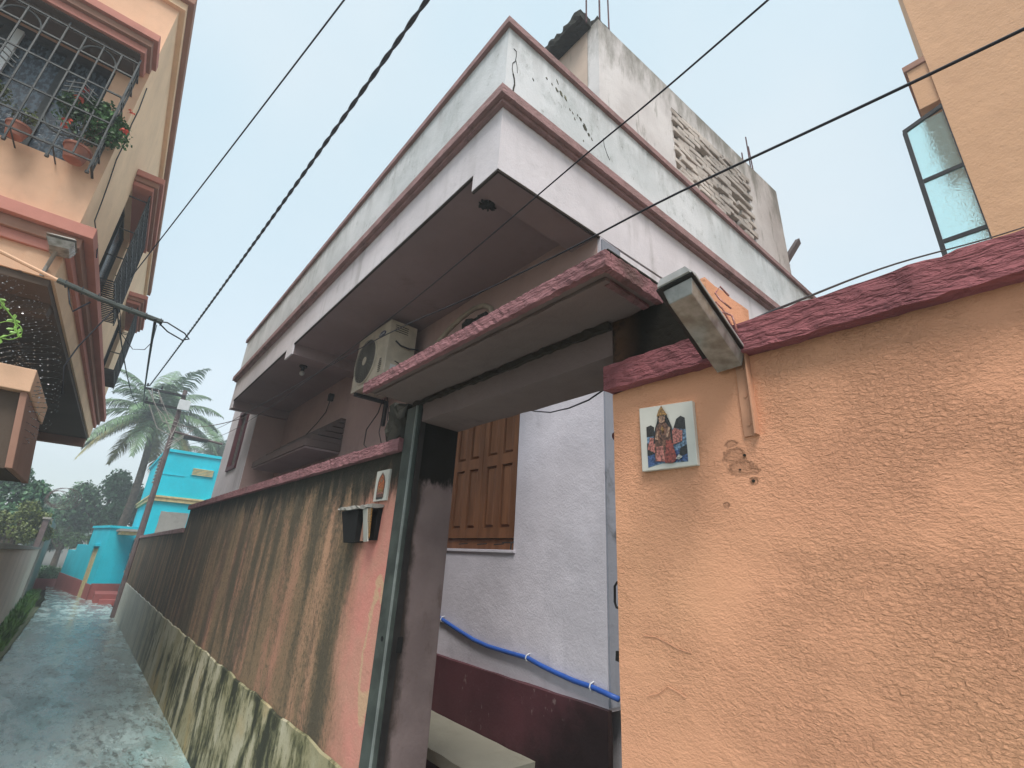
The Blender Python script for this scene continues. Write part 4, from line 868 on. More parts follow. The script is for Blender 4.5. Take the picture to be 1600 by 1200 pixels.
# curtain-like white posts inside
for v in (-1.33, -0.87): MB(LB).box(0.06, 0.095, v, v + 0.05, 2.95, 3.97).build('curtain_edge', 'white', w)
# alley windows with hoods and grilles
for k, (a, b, c, d_) in enumerate(wins):
    hh = MB(LB); hh.box(a - 0.15, b + 0.25, 0.001, 0.26, d_ + 0.12, d_ + 0.19); hh = hh.build('hood', 'brick_red', Lb, 0.004)
    MB(LB).box(a - 0.12, b + 0.22, 0.001, 0.225, d_ + 0.06, d_ + 0.119).build('moulding', 'brown_band', hh, 0.003)
    MB(LB).box(a - 0.09, b + 0.19, 0.001, 0.19, d_ + 0.01, d_ + 0.059).build('moulding', 'brick_red', hh, 0.003)
    ww = MB(LB); ww.box(a, a + 0.05, -0.12, -0.06, c, d_); ww.box(b - 0.05, b, -0.12, -0.06, c, d_); ww.box((a + b) / 2 - 0.03, (a + b) / 2 + 0.03, -0.12, -0.06, c, d_)
    ww.box(a, b, -0.118, -0.062, c, c + 0.04); ww.box(a, b, -0.118, -0.062, d_ - 0.04, d_); ww = ww.build('window', 'grille', Lb)
    for (p_, q_) in ((a + 0.05, (a + b) / 2 - 0.03), ((a + b) / 2 + 0.03, b - 0.05)): MB(LB).box(p_, q_, -0.095, -0.085, c + 0.04, d_ - 0.04).build('pane', 'darkglass', ww)
    g2 = MB(LB); vv = 0.17
    for z in np.linspace(c - 0.05, d_ - 0.02, 7): g2.box(a, b, vv - 0.006, vv + 0.006, z - 0.006, z + 0.006)
    for uu in np.linspace(a, b, 22): g2.box(uu - 0.007, uu + 0.007, 0.0, vv, c - 0.052, c - 0.040)
    for uu in (a, b):
        for z in (c + 0.25, c + 0.6, d_ - 0.1): g2.box(uu - 0.006, uu + 0.006, 0.0, vv, z - 0.005, z + 0.005)
    for u in np.linspace(a, b, 12): g2.box(u - 0.006, u + 0.006, vv - 0.006, vv + 0.006, c - 0.08, d_)
    for u in np.linspace(a + 0.07, b - 0.07, 5):
        g2.tube([(u + 0.06 * math.cos(q), vv, c + 0.6 + 0.10 * math.sin(q)) for q in np.linspace(0, 6.28, 13)], 0.005, 4)
    g2.build('grille', 'grille', Lb)
# cables pinned to the wall face
tag(MB(LB).tube([(0.05, 0.012, 4.02), (0.12, 0.012, 3.8), (0.10, 0.012, 3.6), (0.16, 0.012, 3.45), (0.14, 0.012, 3.2), (0.22, 0.012, 3.05), (0.30, 0.012, 2.85), (0.25, 0.03, 2.6), (0.2, 0.12, 2.36), (0.1, 0.16, 2.2)], 0.005, 5).build('wall_cable', 'cable', smooth=True), 'thin dark cable wandering down the cream wall at the corner of the left building', 'cable')
# ground-floor projecting window box
t = thing('window_box', (4.8, -1.5, -1.62), 'orange plastered projecting bay with dark opening at ground floor, left edge', 'bay')
X0 = 4.22
m = MB(); m.hexa([(X0, -2.6, 0.865), (X0 + 1.2, -2.6, 0.865), (X0 + 1.2, -0.525, 0.865), (X0, -0.525, 0.865)], [(X0, -2.6, 1.015), (X0 + 1.2, -2.6, 1.015), (X0 + 1.2, -0.535, 1.015), (X0, -0.535, 1.015)]); m.build('head', 'peach', t, 0.006)
m = MB(); m.hexa([(X0 + 0.03, -0.495, 0.385), (X0 + 1.15, -0.495, 0.385), (X0 + 1.15, -0.46, 0.385), (X0 + 0.03, -0.46, 0.385)], [(X0 + 0.02, -0.570, 0.864), (X0 + 1.15, -0.570, 0.864), (X0 + 1.15, -0.535, 0.864), (X0 + 0.02, -0.535, 0.864)]); m.build('jamb', 'brown_band', t, 0.004)
m = MB(); m.hexa([(X0 + 0.08, -2.6, 0.385), (X0 + 1.1, -2.6, 0.385), (X0 + 1.1, -0.50, 0.385), (X0 + 0.08, -0.50, 0.385)], [(X0 + 0.08, -2.6, 0.863), (X0 + 1.1, -2.6, 0.863), (X0 + 1.1, -0.575, 0.863), (X0 + 0.08, -0.575, 0.863)]); m.build('dark_opening', 'darksoffit', t)
m = MB(); m.box(X0 + 0.05, X0 + 1.1, -2.6, -0.66, -1.65, 0.384); m.build('base', 'darksoffit', t)

# potted plants on the grille floor
def pot_plant(v, z, r, label, leafmat, nleaf, size, fl, rad):
    c = LB((-0.125, v, z)); t = thing('potted_plant', c, label, 'potted plant', 'pots standing in the window grille')
    m = MB(); m.disc(c, (0, 0, 1), r * 0.72, r * 1.3, 20, r); m.build('pot', 'terracotta', t, smooth=False)
    MB().disc((c[0], c[1], c[2] + r * 1.3), (0, 0, 1), r * 1.09, r * 0.25, 20, r * 1.09).build('pot_rim', 'terracotta', t)
    MB().disc((c[0], c[1], c[2] + r * 1.552), (0, 0, 1), r * 0.9, 0.004, 16).build('soil', 'soil', t)
    top = c[2] + r * 1.55
    m = MB()
    for i in range(9):
        a = i * 2.4; m.tube([(c[0], c[1], top), (c[0] + 0.3 * rad * math.cos(a), c[1] + 0.5 * rad * math.sin(a), top + rad * 0.8), (c[0] + 0.5 * rad * math.cos(a), c[1] + rad * 0.9 * math.sin(a), top + rad * 1.4)], [0.006, 0.004, 0.002], 4)
    m.build('stems', 'bark', t)
    f_ = leaves((c[0], c[1], top + rad * 1.28), (rad * 0.55, rad * 1.1, rad * 1.0), nleaf, size, int(abs(v) * 100), lobes=[((0, 0, 0), 1), ((0, -.4 * rad, .3 * rad), .6), ((0, .5 * rad, -.1 * rad), .6), ((0, .1 * rad, .6 * rad), .5), ((0, .6 * rad, .3 * rad), .35)]).build('foliage', leafmat, t); f_['kind'] = 'stuff'
    for q in range(fl):
        a = q * 2.1; fc_ = (c[0] - rad * 0.45, c[1] + rad * 0.9 * math.cos(a), top + rad * (1.25 + 0.9 * math.sin(a * 1.3)))
        leaves(fc_, (0.012, 0.02, 0.022), 16, 0.026, q).build('flower', 'petal', t)
pot_plant(-0.175, 2.852, 0.085, 'terracotta pot of dense green shrub with coral flowers at the grille corner', 'leaf', 2600, 0.032, 6, 0.235)
pot_plant(-0.80, 2.852, 0.075, 'terracotta pot with wispy yellow green plant at the left edge, behind the window grille', 'leaf2', 900, 0.022, 0, 0.15)
pot_plant(-0.52, 2.852, 0.070, 'half hidden terracotta pot with sparse olive leaves between the two fuller pots', 'leaf2', 160, 0.02, 0, 0.08)
# bracket lamp under the red band
c = LB((-0.10, -0.02, 1.87)); t = thing('wall_lamp', c, 'small weathered grey lamp on a bent arm under the red band of the left building', 'lamp')
MB(LB).tube([(-0.012, -0.07, 1.86), (-0.03, -0.06, 1.95), (-0.13, -0.03, 2.06)], 0.014, 6).build('arm', 'grey', t)
m = MB(LB); m.hexa([(-0.20, -0.07, 2.045), (-0.06, -0.07, 2.03), (-0.06, 0.04, 2.045), (-0.20, 0.04, 2.06)], [(-0.22, -0.10, 2.10), (-0.04, -0.10, 2.085), (-0.04, 0.06, 2.105), (-0.22, 0.06, 2.12)]); m.build('lens', 'lampcover', t)
m = MB(LB); m.hexa([(-0.225, -0.105, 2.121), (-0.035, -0.105, 2.106), (-0.035, 0.065, 2.122), (-0.225, 0.065, 2.137)], [(-0.20, -0.085, 2.141), (-0.05, -0.085, 2.129), (-0.05, 0.045, 2.145), (-0.20, 0.045, 2.158)]); m.build('hood_cap', 'grey', t)
# pipe carrying service cables
t = thing('service_pipe', (4.45, -0.6, 1.75), 'horizontal metal pipe wrapped with black service cables sticking out over the alley', 'pipe')
MB().tube([(4.45, -2.2, 2.05), (4.45, -1.0, 1.835), (4.45, -0.62, 1.74), (4.45, -0.17, 1.715 - 0.03)], 0.014, 8).build('rod', 'peach', t)
MB().tube([(4.44, -0.66, 1.748), (4.44, -0.40, 1.70), (4.44, 0.0, 1.66)], 0.021, 7).build('cable_wrap', 'steel', t)
m = MB(); 
for i in range(7):
    y = -0.62 + i * 0.1; m.tube([(4.45 + 0.028 * math.cos(a + i), y + 0.012 * a / 6.28, 1.742 - 0.135 * (y + .62) + 0.028 * math.sin(a + i)) for a in np.linspace(0, 6.28, 9)], 0.004, 4)
m.tube([(4.45, -0.04, 1.66), (4.40, 0.03, 1.655), (4.38, 0.16, 1.60), (4.40, 0.20, 1.57), (4.44, 0.16, 1.56), (4.45, 0.05, 1.60), (4.45, -0.02, 1.65)], 0.006, 5)
m.tube([(4.45, -0.3, 1.68), (4.47, -0.36, 1.5), (4.5, -0.42, 1.32), (4.5, -0.45, 1.15), (4.5, -0.40, 0.95)], 0.005, 5)
m.tube([(4.45, -0.6, 1.74), (4.44, -0.55, 1.60), (4.45, -0.52, 1.55), (4.45, -0.45, 1.66)], 0.006, 5)
m.tube([(4.45, -0.28, 1.68), (4.5, -0.22, 1.5), (4.5, -0.12, 1.4), (4.5, -0.05, 1.42), (4.5, -0.02, 1.5), (4.45, -0.03, 1.63)], 0.003, 5)
m.build('cables', 'cable', t, smooth=True)

# razor wire coils under the overhang
def coil(path, rad, turns, name, label, blade=0.014, wire=0.0025, seed=1):
    r = np.random.RandomState(seed); P_ = [Vector(p) for p in path]
    n = int(turns * 34); pts = []
    for i in range(n + 1):
        s_ = i / n * (len(P_) - 1); k = min(int(s_), len(P_) - 2); c = P_[k].lerp(P_[k + 1], s_ - k); tg = (P_[k + 1] - P_[k]).normalized()
        a1 = tg.cross(Vector((1, 0.1, 0))).normalized(); a2 = tg.cross(a1); th = 2 * math.pi * turns * i / n; rr = rad * (1 + 0.15 * math.sin(i * 0.37))
        pts.append(c + a1 * rr * math.cos(th) + a2 * rr * math.sin(th))
    m = MB(); m.tube(pts, wire, 4); w_o = tag(m.build(name, 'iron'), label, 'razor wire', 'coils of razor wire'); m = MB()
    for i in range(2, n - 1, 2):
        p = pts[i]; tg = (pts[i + 1] - pts[i - 1]).normalized(); q = Vector(r.normal(size=3)).cross(tg).normalized()
        for s_ in (-1, 1):
            m.add([p - tg * blade * .6, p + tg * blade * .6, p + tg * blade + q * s_ * blade, p - tg * blade + q * s_ * blade * .6], [(0, 1, 2, 3)])
    bl = m.build('blades', 'razor'); bl.parent = w_o; bl['kind'] = 'stuff'; return w_o
coil([(4.35, -1.9, 1.50), (4.4, -1.1, 1.62), (4.42, -0.80, 1.52), (4.44, -0.62, 1.28), (4.46, -0.53, 1.0), (4.48, -0.49, 0.78), (4.6, -0.62, 0.55)], 0.10, 40, 'razor_wire', 'glinting razor wire coil curving down beneath the left overhang', 0.0045, 0.0009)
coil([(4.2, -1.9, 1.18), (4.25, -1.15, 1.28), (4.3, -0.80, 1.20), (4.35, -0.66, 1.02), (4.4, -0.56, 0.85)], 0.085, 32, 'razor_wire', 'inner lower strand of razor wire behind the green vine', 0.0045, 0.0009, seed=3)
m = MB(); cpos = Vector((19, -0.75, 1.05))
for k in range(7):
    rx, rz = 0.36 - 0.03 * k, 0.30 - 0.02 * k; cx_ = cpos + Vector((k * 0.15, -0.05 * k, 0.03 * (k % 3)))
    m.tube([(cx_.x, cx_.y + rx * math.cos(a), cx_.z + rz * math.sin(a)) for a in np.linspace(0, 6.28, 25)], 0.0055, 4)
tag(m.build('razor_wire', 'pole'), 'big open loops of wire against the sky above the far end of the alley', 'razor wire')
# vine
t = thing('vine', (4.2, -0.9, 1.4), 'bright green curling vine tendril hanging in front of the razor wire', 'vine')
vp = [(4.1, -1.3, 1.72), (4.1, -0.95, 1.50), (4.1, -0.82, 1.38), (4.12, -0.72, 1.28), (4.12, -0.68, 1.20), (4.12, -0.74, 1.14), (4.12, -0.86, 1.15), (4.12, -1.0, 1.20)]
m = MB(); m.tube(vp, 0.004, 5); m.tube([(4.12, -0.72 + 0.06 * math.cos(a), 1.20 + 0.06 * math.sin(a)) for a in np.linspace(0, 6.28, 16)], 0.003, 4); m.build('stem', 'vine', t, smooth=True)
for i, p in enumerate([vp[2], vp[3], vp[4], vp[5], vp[6], vp[7], (4.12, -0.79, 1.34), (4.12, -0.70, 1.22), (4.12, -0.92, 1.17)]):
    m = MB(); c = Vector(p); a = i * 1.7; s_ = 0.036
    pts = [(c.x + 0.004 * (k % 2), c.y + s_ * (0.55 + 0.45 * math.cos(3 * q)) * math.cos(q + a), c.z + s_ * (0.55 + 0.45 * math.cos(3 * q)) * math.sin(q + a)) for k, q in enumerate(np.linspace(0, 6.28, 19)[:-1])]
    m.add([tuple(c)] + pts, [(0, k + 1, (k + 1) % 18 + 1) for k in range(18)]); m.build('leaf', 'vine', t)

# ================================================================== RIGHT BUILDING
t = thing('building', (-1.5, 6.5, -1.5), 'pale orange stuccoed building rising behind the orange wall with an opened window', 'building')
m = MB(); m.box(-5.5, -0.09, 5.0, 5.2, -1.5, 9); m.box(-0.29, -0.09, 5.2, 5.32, -1.5, 9); m.box(-0.29, -0.09, 5.32, 6.3, -1.5, 2.45); m.box(-0.29, -0.09, 5.32, 6.3, 4.3, 9); m.box(-0.29, -0.09, 6.3, 10, -1.5, 9); m.build('wall', 'rbld', t)
m = MB(); m.box(-5.5, -0.3, 5.21, 10, 8.6, 8.8); m.build('roof', 'grey', t)
hd = MB(); hd.box(-0.089, 0.062, 5.02, 6.5, 4.34, 4.86); hd = hd.build('hood', 'rbld', t, 0.004)
MB().box(-0.089, 0.085, 5.00, 6.52, 4.861, 4.93).build('hood_top', 'brown_band', hd, 0.004)
w = MB(); Y = 5.0
w.hexa([(-0.088, Y, 4.235), (-0.088, Y + 0.03, 4.235), (0.225, Y + 0.03, 4.145), (0.225, Y, 4.145)], [(-0.088, Y, 4.275), (-0.088, Y + 0.03, 4.275), (0.225, Y + 0.03, 4.185), (0.225, Y, 4.185)])
w.box(0.195, 0.230, Y, Y + 0.03, 2.2, 4.150)
for z in (3.53, 2.85): w.box(-0.088, 0.194, Y + 0.002, Y + 0.028, z - 0.018, z + 0.018)
w.box(-0.088, -0.080, Y, Y + 0.03, 2.2, 4.24); w = w.build('casement', 'iron', t); w['label'] = 'dark framed casement with frosted panes'
for (a, b) in ((3.55, 4.19), (2.87, 3.51), (2.22, 2.83)):
    MB().box(-0.079, 0.193, Y + 0.012, Y + 0.018, a, b).build('pane', 'frost', w)

# ================================================================== FAR TURQUOISE HOUSES
t = thing('house', (23, 2.6, G(23)), 'two storey turquoise house with cream band behind the utility pole', 'house')
YA = 1.36
m = MB(); m.box(20.3, 26.3, YA, 6.5, -2.1, 3.02); m.build('wall', 'cyan', t)
m = MB(); m.box(20.24, 26.36, YA - 0.06, 6.5, 3.021, 3.12); m.build('parapet', 'cyan', t)
m = MB(); m.box(20.22, 26.3, YA - 0.08, 6.5, 1.34, 1.46); m.build('band', 'yellow', t)
m = MB(); m.box(20.18, 26.3, YA - 0.12, 6.5, 1.461, 1.52); m.build('band', 'yellow', t)
m = MB(); m.box(20.27, 20.299, 2.22, 2.92, 2.32, 2.60); vw = m.build('vent_window', 'cyan', t)
for i in range(5): MB().box(20.24, 20.268, 2.25, 2.89, 2.34 + i * 0.05, 2.37 + i * 0.05).build('slat', 'yellow', vw)
m = MB(); m.rough(20.285, 20.299, 1.70, 2.50, 0.1, 1.02, 0.1, 0.004); m.build('bare_patch', 'grey', t)
for i in range(8): MB().box(20.9 + 0.0 * i, 21.5, YA - 0.10, YA - 0.002, 2.0 + i * 0.12, 2.05 + i * 0.12).build('louvre', 'grey', t)
m = MB(); m.box(20.28, 20.299, YA, 2.05, 2.24, 2.27); m.build('ledge', 'cyan', t)
aw = MB(); aw.box(20.0, 22.3, 0.82, YA - 0.13, 0.20, 0.30); aw = aw.build('awning', 'yellow', t)
MB().box(19.9, 22.4, 0.76, YA - 0.125, 0.301, 0.37).build('awning_top', 'grey', aw)
w = MB(); w.box(20.5, 21.9, YA - 0.05, YA - 0.003, -1.0, 0.12); w = w.build('window', 'yellow', t)
for (a, b) in ((20.6, 21.15), (21.25, 21.8)):
    for (c, d_) in ((-0.92, -0.45), (-0.38, 0.05)): MB().box(a, b, YA - 0.07, YA - 0.051, c, d_).build('pane', 'darkglass', w)
w = MB(); w.box(20.26, 20.299, YA + 0.02, YA + 0.30, -1.1, 0.10); w = w.build('window', 'yellow', t)
for (c, d_) in ((-1.0, -0.52), (-0.42, 0.04)): MB().box(20.23, 20.259, YA + 0.06, YA + 0.26, c, d_).build('pane', 'darkglass', w)
m = MB(); m.box(20.28, 20.299, YA, 1.8, -2.1, -1.75); m.box(20.3, 22, YA - 0.02, YA - 0.001, -2.1, -1.75); m.build('wall_base', 'redplinth', t)
# lower block with door, swinging to the left
def K(p):                                     # local: s along its alley face, d depth to the right/back, z
    ux, uy = 8.6 / 8.68, -1.2 / 8.68
    return (22.4 + p[0] * ux - p[1] * uy * 1.0, 0.60 + p[0] * uy + p[1] * ux, p[2])
t = thing('garden_wall', (24, 1.0, G(24)), 'low turquoise entrance block and stepped wall with brick red base closing the alley bend', 'wall')
m = MB(K); m.box(0, 3.2, 0, 0.9, -2.2, 0.42); m.build('porch_block', 'cyan', t)
m = MB(K); m.box(-0.05, 3.25, -0.05, 0.9, 0.421, 0.50); m.build('block_cap', 'cyan', t)
m = MB(K); m.box(3.201, 5.6, 0, 0.25, -2.2, -0.22); m.box(5.601, 7.4, 0, 0.25, -2.2, -0.48); m.build('stepped_wall', 'cyan', t)
m = MB(K); m.box(-0.03, 1.0, -0.03, -0.001, -2.3, -1.45); m.box(1.75, 7.4, -0.03, -0.001, -2.3, -1.42); m.box(-0.03, -0.001, -0.03, 0.9, -2.3, -1.40); m.build('wall_base', 'redplinth', t)
dd = MB(K); dd.box(1.0, 1.75, -0.02, -0.002, -2.0, -0.30); dd = dd.build('door', 'yellow', t)
m = MB(K); m.box(0.9, 1.9, -0.14, -0.001, -0.22, -0.14); m.build('door_hood', 'cyan', t)
m = MB(); m.box(21.0, 22.3, 0.72, 1.34, -1.93, -1.62); m.box(20.6, 20.99, 0.85, 1.34, -1.93, -1.76)
t2 = m.build('doorstep', 'redplinth'); tag(t2, 'brick red doorsteps at the foot of the turquoise entrance block', 'steps')
# left-hand fence wall and whitish wall beyond
t = thing('boundary_wall', (12, -0.75, G(12)), 'pinkish grey rendered wall running low along the left side of the alley', 'wall')
m = MB(); m.hexa([(4.9, -0.72, -1.7), (20.6, -1.18, -2.0), (20.6, -0.95, -2.0), (4.9, -0.50, -1.7)], [(4.9, -0.72, -0.10), (20.6, -1.18, -0.36), (20.6, -0.95, -0.36), (4.9, -0.50, -0.10)]); m.build('wall_face', 'fence', t)
m = MB(); m.hexa([(4.9, -0.74, -0.099), (20.6, -1.2, -0.359), (20.6, -0.93, -0.359), (4.9, -0.48, -0.099)], [(4.9, -0.74, -0.05), (20.6, -1.2, -0.31), (20.6, -0.93, -0.31), (4.9, -0.48, -0.05)]); m.build('coping', 'grey', t)
t = thing('gate_pillar', (20.8, -0.95, G(20.8)), 'tall narrow dark pillar at the end of the pinkish grey wall', 'pillar')
MB().box(20.62, 20.95, -1.12, -0.98, -2.0, 0.50).build('shaft', 'pole', t, 0.01)
MB().box(20.58, 20.99, -1.15, -0.95, 0.501, 0.56).build('cap', 'grey', t, 0.01)
t = thing('boundary_wall', (26, -1.1, G(26)), 'weathered whitish wall beyond the pillar at the far left of the alley', 'wall')
m = MB(); m.hexa([(21.6, -1.15, -2.1), (30.5, -1.35, -2.2), (30.5, -1.15, -2.2), (21.6, -0.95, -2.1)], [(21.6, -1.15, 0.55), (30.5, -1.35, 0.50), (30.5, -1.15, 0.50), (21.6, -0.95, 0.55)]); m.build('wall_face', 'grey', t)
m = MB(); m.box(30.6, 30.8, -1.6, 0.0, -2.2, -1.75); tag(m.build('low_wall', 'redplinth'), 'low dark red retaining wall under shrubs at the end of the alley', 'wall')

# ================================================================== UTILITY POLE
t = thing('utility_pole', (16.35, 1.08, G(16.35)), 'leaning rust brown utility pole with crossarm and white box at the end of the wall', 'utility pole')
m = MB(); m.tube([(16.35, 1.075, -1.8), (16.33, 1.06, 4.25)], [0.085, 0.055], 8); m.build('shaft', 'pole', t)
MB().box(16.22, 16.27, 0.20, 1.15, 3.62, 3.69).build('crossarm', 'iron', t); MB().box(16.22, 16.27, 0.10, 1.10, 4.02, 4.08).build('crossarm', 'iron', t)
MB().box(16.12, 16.25, 0.98, 1.26, 3.62, 3.92).build('junction_box', 'white', t, 0.01)
m = MB()
for (y, z) in ((0.24, 3.72), (0.55, 3.72), (0.16, 4.11), (0.5, 4.11)): m.disc((16.245, y, z), (0, 0, 1), 0.03, 0.09, 8, 0.02)
m.build('insulators', 'iron', t)['kind'] = 'stuff'
MB().tube([(16.3, 1.1, 3.0), (16.3, 1.5, 2.95), (16.3, 2.35, 2.88)], 0.035, 6).build('bracket_arm', 'pole', t)
MB().box(16.2, 16.35, 1.35, 1.95, 2.84, 2.92).build('street_light', 'iron', t)
m = MB()
for i in range(5):
    p0 = Vector((16.2, 0.3 + rng.uniform(-.2, .2), 3.6 + rng.uniform(-.1, .5))); m.tube([p0, p0 + Vector((0.05, 0.15 + .1 * i, -0.4 - .1 * i)), p0 + Vector((0.1, 0.5 + 0.2 * i, -0.7 - 0.05 * i)), (16.25, 1.05, 2.9 - .1 * i)], 0.012, 4)
m.build('tangled_wires', 'cablelight', t)

# ================================================================== CABLES
def cable(a, b, sag, r, label, mat='cable', twist=False):
    m = MB(); pts = catenary(a, b, sag, 40 if not twist else 260)
    if twist:
        for s_ in (0, math.pi):
            m.tube([p + Vector((0, 0.8 * r * math.cos(i * 0.9 + s_), 0.8 * r * math.sin(i * 0.9 + s_))) for i, p in enumerate(pts)], r, 5)
    else: m.tube(pts, r, 6)
    return tag(m.build('overhead_cable', mat, smooth=True), label, 'cable', 'cables strung over the alley')
def ray(d_, L): v = Vector(d_).normalized() * L; return tuple(v)
cable((16.25, 0.20, 4.13), ray((0.40, 0.197, 0.89), 4.2), 0.10, 0.011, 'thick twisted black supply cable crossing the open sky', twist=True)
cable(LB((3.3, 0.02, 3.15)), ray((0.40, 0.12, 0.90), 4.0), 0.03, 0.006, 'thin straight cable nearest the left building, high over the alley')
def run(pts, r_, label, mat='cable'):
    out = []; P_ = [Vector(p) for p in pts]
    P_ = [P_[0] * 2 - P_[1]] + P_ + [P_[-1] * 2 - P_[-2]]
    for k in range(1, len(P_) - 2):
        for q in range(6):
            t_ = q / 6; a, b, c, e_ = P_[k - 1], P_[k], P_[k + 1], P_[k + 2]
            out.append(0.5 * ((2 * b) + (c - a) * t_ + (2 * a - 5 * b + 4 * c - e_) * t_ * t_ + (3 * b - a - 3 * c + e_) * t_ ** 3))
    out.append(P_[-2])
    return tag(MB().tube(out, r_, 6).build('overhead_cable', mat, smooth=True), label, 'cable', 'cables strung over the alley')
run([(-1.2, 0.84, 1.37), (0.204, 0.95, 1.384), (0.564, 0.98, 1.393), (0.889, 1.0, 1.403), (1.667, 1.05, 1.410), (2.421, 1.09, 1.422), (3.6, 1.11, 1.42), (5.95, 1.13, 1.45), (9.2, 1.15, 1.68), (16.25, 1.08, 2.5)], 0.0032, 'thin black wire rising across the corner of the overhang towards the top')
run([(-1.2, 0.93, 0.76), (-0.142, 1.0, 0.92), (0.534, 1.03, 1.030), (0.995, 1.05, 1.083), (1.651, 1.065, 1.165), (2.292, 1.09, 1.275), (3.1, 1.11, 1.37), (5.07, 1.13, 1.51), (6.82, 1.14, 1.655), (9.5, 1.15, 1.877), (16.25, 1.10, 2.75)], 0.0034, 'black wire passing before the air conditioner and rising to the upper right corner')
run([(0.434, 1.12, 0.601), (0.37, 1.30, 0.712), (0.236, 2.2, 1.225), (-0.16, 3.2, 1.744), (-0.9, 5.0, 2.75)], 0.0038, 'slack wire rising from the wall lamp over the coping to the right building')
cable((4.42, -0.05, 1.66), (16.25, 0.24, 3.54), 0.12, 0.010, 'crinkled cable between the service pipe and the utility pole')
cable((4.45, -0.30, 1.68), (16.25, 0.30, 3.45), 0.25, 0.006, 'thin slack cable from the service pipe down to the pole')
cable((9.3, 1.60, 2.2), (16.3, 1.1, 3.2), 0.12, 0.008, 'grey service wire from the far end of the house to the pole', 'pole')
tag(MB().tube([(2.416, 2.09, 1.035), (2.11, 1.95, 0.915), (1.814, 1.8, 0.810), (1.5, 1.62, 0.725), (1.257, 1.48, 0.675), (1.073, 1.37, 0.655)], 0.004, 5).build('loose_wire', 'cable', smooth=True), 'thin black wire looping across the lilac wall under the lintel', 'wire')

# ================================================================== PLANTS AND TREES
def palm(base, top, label, nf, L, seed):
    r = np.random.RandomState(seed); t = thing('palm_tree', base, label, 'palm tree'); b = Vector(base); tp = Vector(top)
    pts = [b.lerp(tp, k / 12) + Vector((0, 0.25 * math.sin(k / 12 * 3.1), 0)) for k in range(13)]
    m = MB(); m.tube(pts, [0.22 - 0.008 * k for k in range(13)], 10); m.build('trunk', 'bark', t, smooth=True)
    for i in range(nf):
        az = i * 2.399 + r.uniform(-.2, .2); el = 1.35 - 1.75 * (i / nf) + r.uniform(-.1, .1); ln = L * r.uniform(0.85, 1.1)
        p = tp.copy(); dr = Vector((math.cos(az) * math.cos(el), math.sin(az) * math.cos(el), math.sin(el))); rp = [p.copy()]; nseg = 16
        for k in range(nseg):
            p = p + dr * (ln / nseg); dr = (dr + Vector((0, 0, -0.105 - 0.02 * (k / nseg)))).normalized(); rp.append(p.copy())
        m = MB(); m.tube(rp, [0.035 * (1 - k / (nseg + 2)) for k in range(nseg + 1)], 4)
        side0 = Vector((-math.sin(az), math.cos(az), 0))
        for k in range(1, nseg * 4):
            s_ = k / (nseg * 4) * nseg; kk = min(int(s_), nseg - 1); c = rp[kk].lerp(rp[kk + 1], s_ - kk); tg = (rp[kk + 1] - rp[kk]).normalized()
            ll = ln * 0.24 * math.sin(min(1, (k + 4) / (nseg * 4) * 1.0) * math.pi * 0.85 + 0.25)
            for sd_ in (-1, 1):
                dv = (side0 * sd_ + tg * 0.65 + Vector((0, 0, -0.35 + r.uniform(-.25, .2)))).normalized(); w_ = tg * 0.028
                mid = c + dv * ll * 0.55; tip = mid + (dv + Vector((0, 0, -0.7))).normalized() * ll * 0.5
                m.add([c - w_, c + w_, mid + w_, mid - w_, tip], [(0, 1, 2, 3), (3, 2, 4)])
        m.build('frond', 'palmdry' if i > nf * 0.86 else 'palm', t)
    return t
palm((30, 0.9, -2.0), (30, 1.05, 6.0), 'tall coconut palm with drooping crown behind the turquoise house', 30, 3.8, 4)
palm((36, 5.2, -2.0), (36, 5.0, 5.0), 'partly hidden palm whose fronds show above the turquoise house roof, beside the white house', 18, 3.6, 9)

def tree(base, c, rad, label, leafmat, count, size, seed, lobes):
    t = thing('tree', base, label, 'tree'); b = Vector(base); cc = Vector(c)
    m = MB(); m.tube([b, b.lerp(cc, 0.5), cc], [0.18, 0.13, 0.06], 8)
    for (off, s_) in lobes: m.tube([b.lerp(cc, 0.6), cc + Vector(off) * 0.5, cc + Vector(off)], [0.09, 0.05, 0.02], 6)
    m.build('trunk', 'bark', t)
    f_ = leaves(c, rad, count, size, seed, lobes=lobes).build('crown', leafmat, t)
    return t
lb = [((0, 0, 0), 0.8), ((0, -.9, .3), .5), ((0, .9, .5), .45), ((0, .2, 1.0), .5), ((0.6, -.5, -.6), .5), ((-.5, .5, -.4), .5), ((0, -1.2, -.5), .4), ((0, 1.3, -.3), .38)]
tree((24, -2.9, -2.0), (24, -2.7, 0.9), (1.2, 1.0, 1.05), 'dark leafy tree over the left wall, at the left edge', 'leaf3', 9000, 0.13, 3, lb)
tree((21, -1.9, -2.0), (21, -1.65, 0.25), (0.7, 0.55, 0.6), 'low olive green bush leaning over the wall pillar', 'leaf2', 4500, 0.08, 5, [(tuple(0.5 * q for q in o), s_) for o, s_ in lb])
tree((33, 0.4, -2.1), (33, 0.3, 1.7), (1.4, 1.25, 1.6), 'broad dark green tree beyond the turquoise entrance block', 'leaf3', 12000, 0.14, 6, [(tuple(1.1 * q for q in o), s_) for o, s_ in lb])
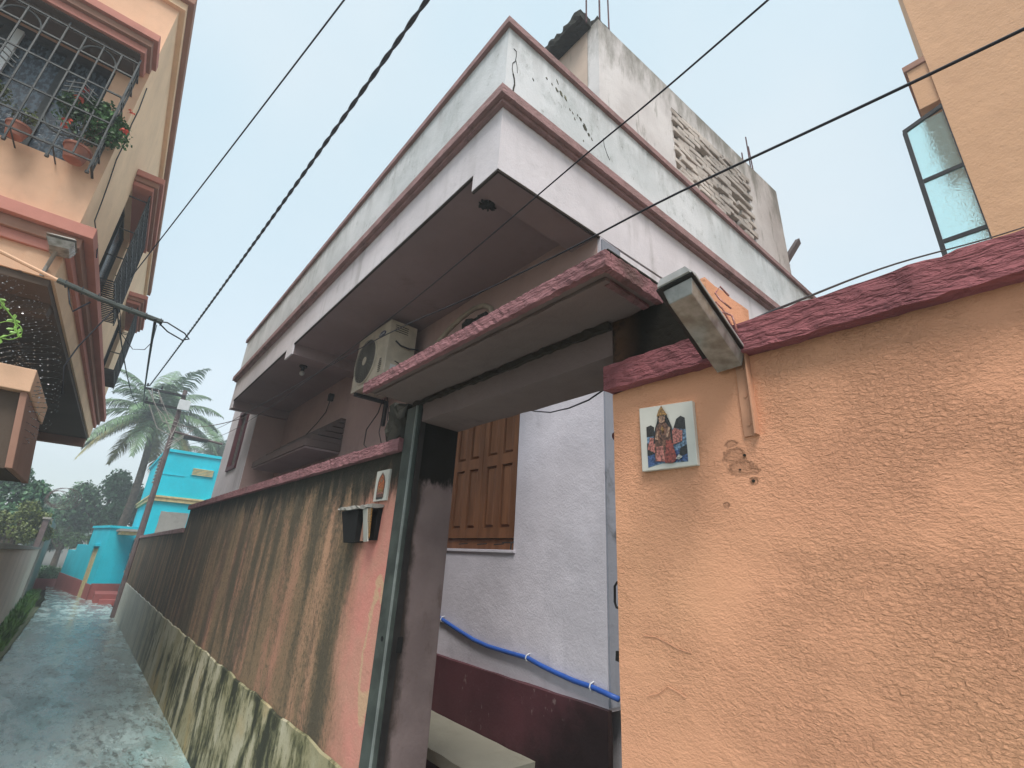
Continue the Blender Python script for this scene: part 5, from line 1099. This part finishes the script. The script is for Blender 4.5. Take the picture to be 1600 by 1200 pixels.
tree((36, -0.9, -2.2), (36, -0.9, 0.35), (1.1, 0.9, 1.0), 'lighter green shrubby tree where the alley disappears', 'leaf', 7000, 0.12, 8, lb)
tree((45, -2.4, -2.2), (45, -2.2, 1.2), (1.6, 1.2, 1.3), 'faint distant tree seen between the trees at the alley end', 'leaf3', 5000, 0.16, 12, lb)
tree((70, -7, -2.2), (70, -3.4, 1.0), (5, 6.0, 3.2), 'hazy distant tree mass low on the skyline', 'leaf3', 9000, 0.4, 14, lb)
# weeds along the kerb
r = np.random.RandomState(2); m = MB()
for i in range(2600):
    x = r.uniform(11, 24); y = -0.62 + r.normal() * 0.06 - 0.015 * (x - 11); h = r.uniform(0.06, 0.30); a = r.uniform(0, 6.28); z = G(x) + 0.0
    b_ = Vector((x, y, z)); tip = b_ + Vector((math.cos(a) * h * .5, math.sin(a) * h * .5, h)); s_ = Vector((-math.sin(a), math.cos(a), 0)) * 0.018
    m.add([b_ - s_ * .4, b_ + s_ * .4, b_.lerp(tip, .6) + s_, tip, b_.lerp(tip, .6) - s_], [(0, 1, 2, 3, 4)])
tag(m.build('weeds', 'weed'), 'green weeds growing along the drain kerb on the left', 'weeds', kind='stuff')
m = leaves((31.2, -0.9, -1.55), (0.5, 0.7, 0.35), 2500, 0.07, 31); tag(m.build('shrub', 'leaf3'), 'low dark shrub above the red retaining wall at the alley end', 'shrub')

# ================================================================== HAZE
n = bpy.data.materials.new('haze_air'); n.use_nodes = True; n.node_tree.nodes.clear()
o_ = n.node_tree.nodes.new('ShaderNodeOutputMaterial'); pv = n.node_tree.nodes.new('ShaderNodeVolumePrincipled')
pv.inputs['Color'].default_value = (0.92, 0.96, 1.0, 1); pv.inputs['Density'].default_value = 0.009; pv.inputs['Anisotropy'].default_value = 0.2
n.node_tree.links.new(pv.outputs[0], o_.inputs['Volume']); M['haze'] = n
HAZE = True
if HAZE:
    hz = MB().box(-10, 90, -16, 16, -4.5, 9.6).build('haze', n); tag(hz, 'thin damp haze filling the alley', 'haze', kind='stuff')
for o in bpy.data.objects:
    if '_base' in o: del o['_base']
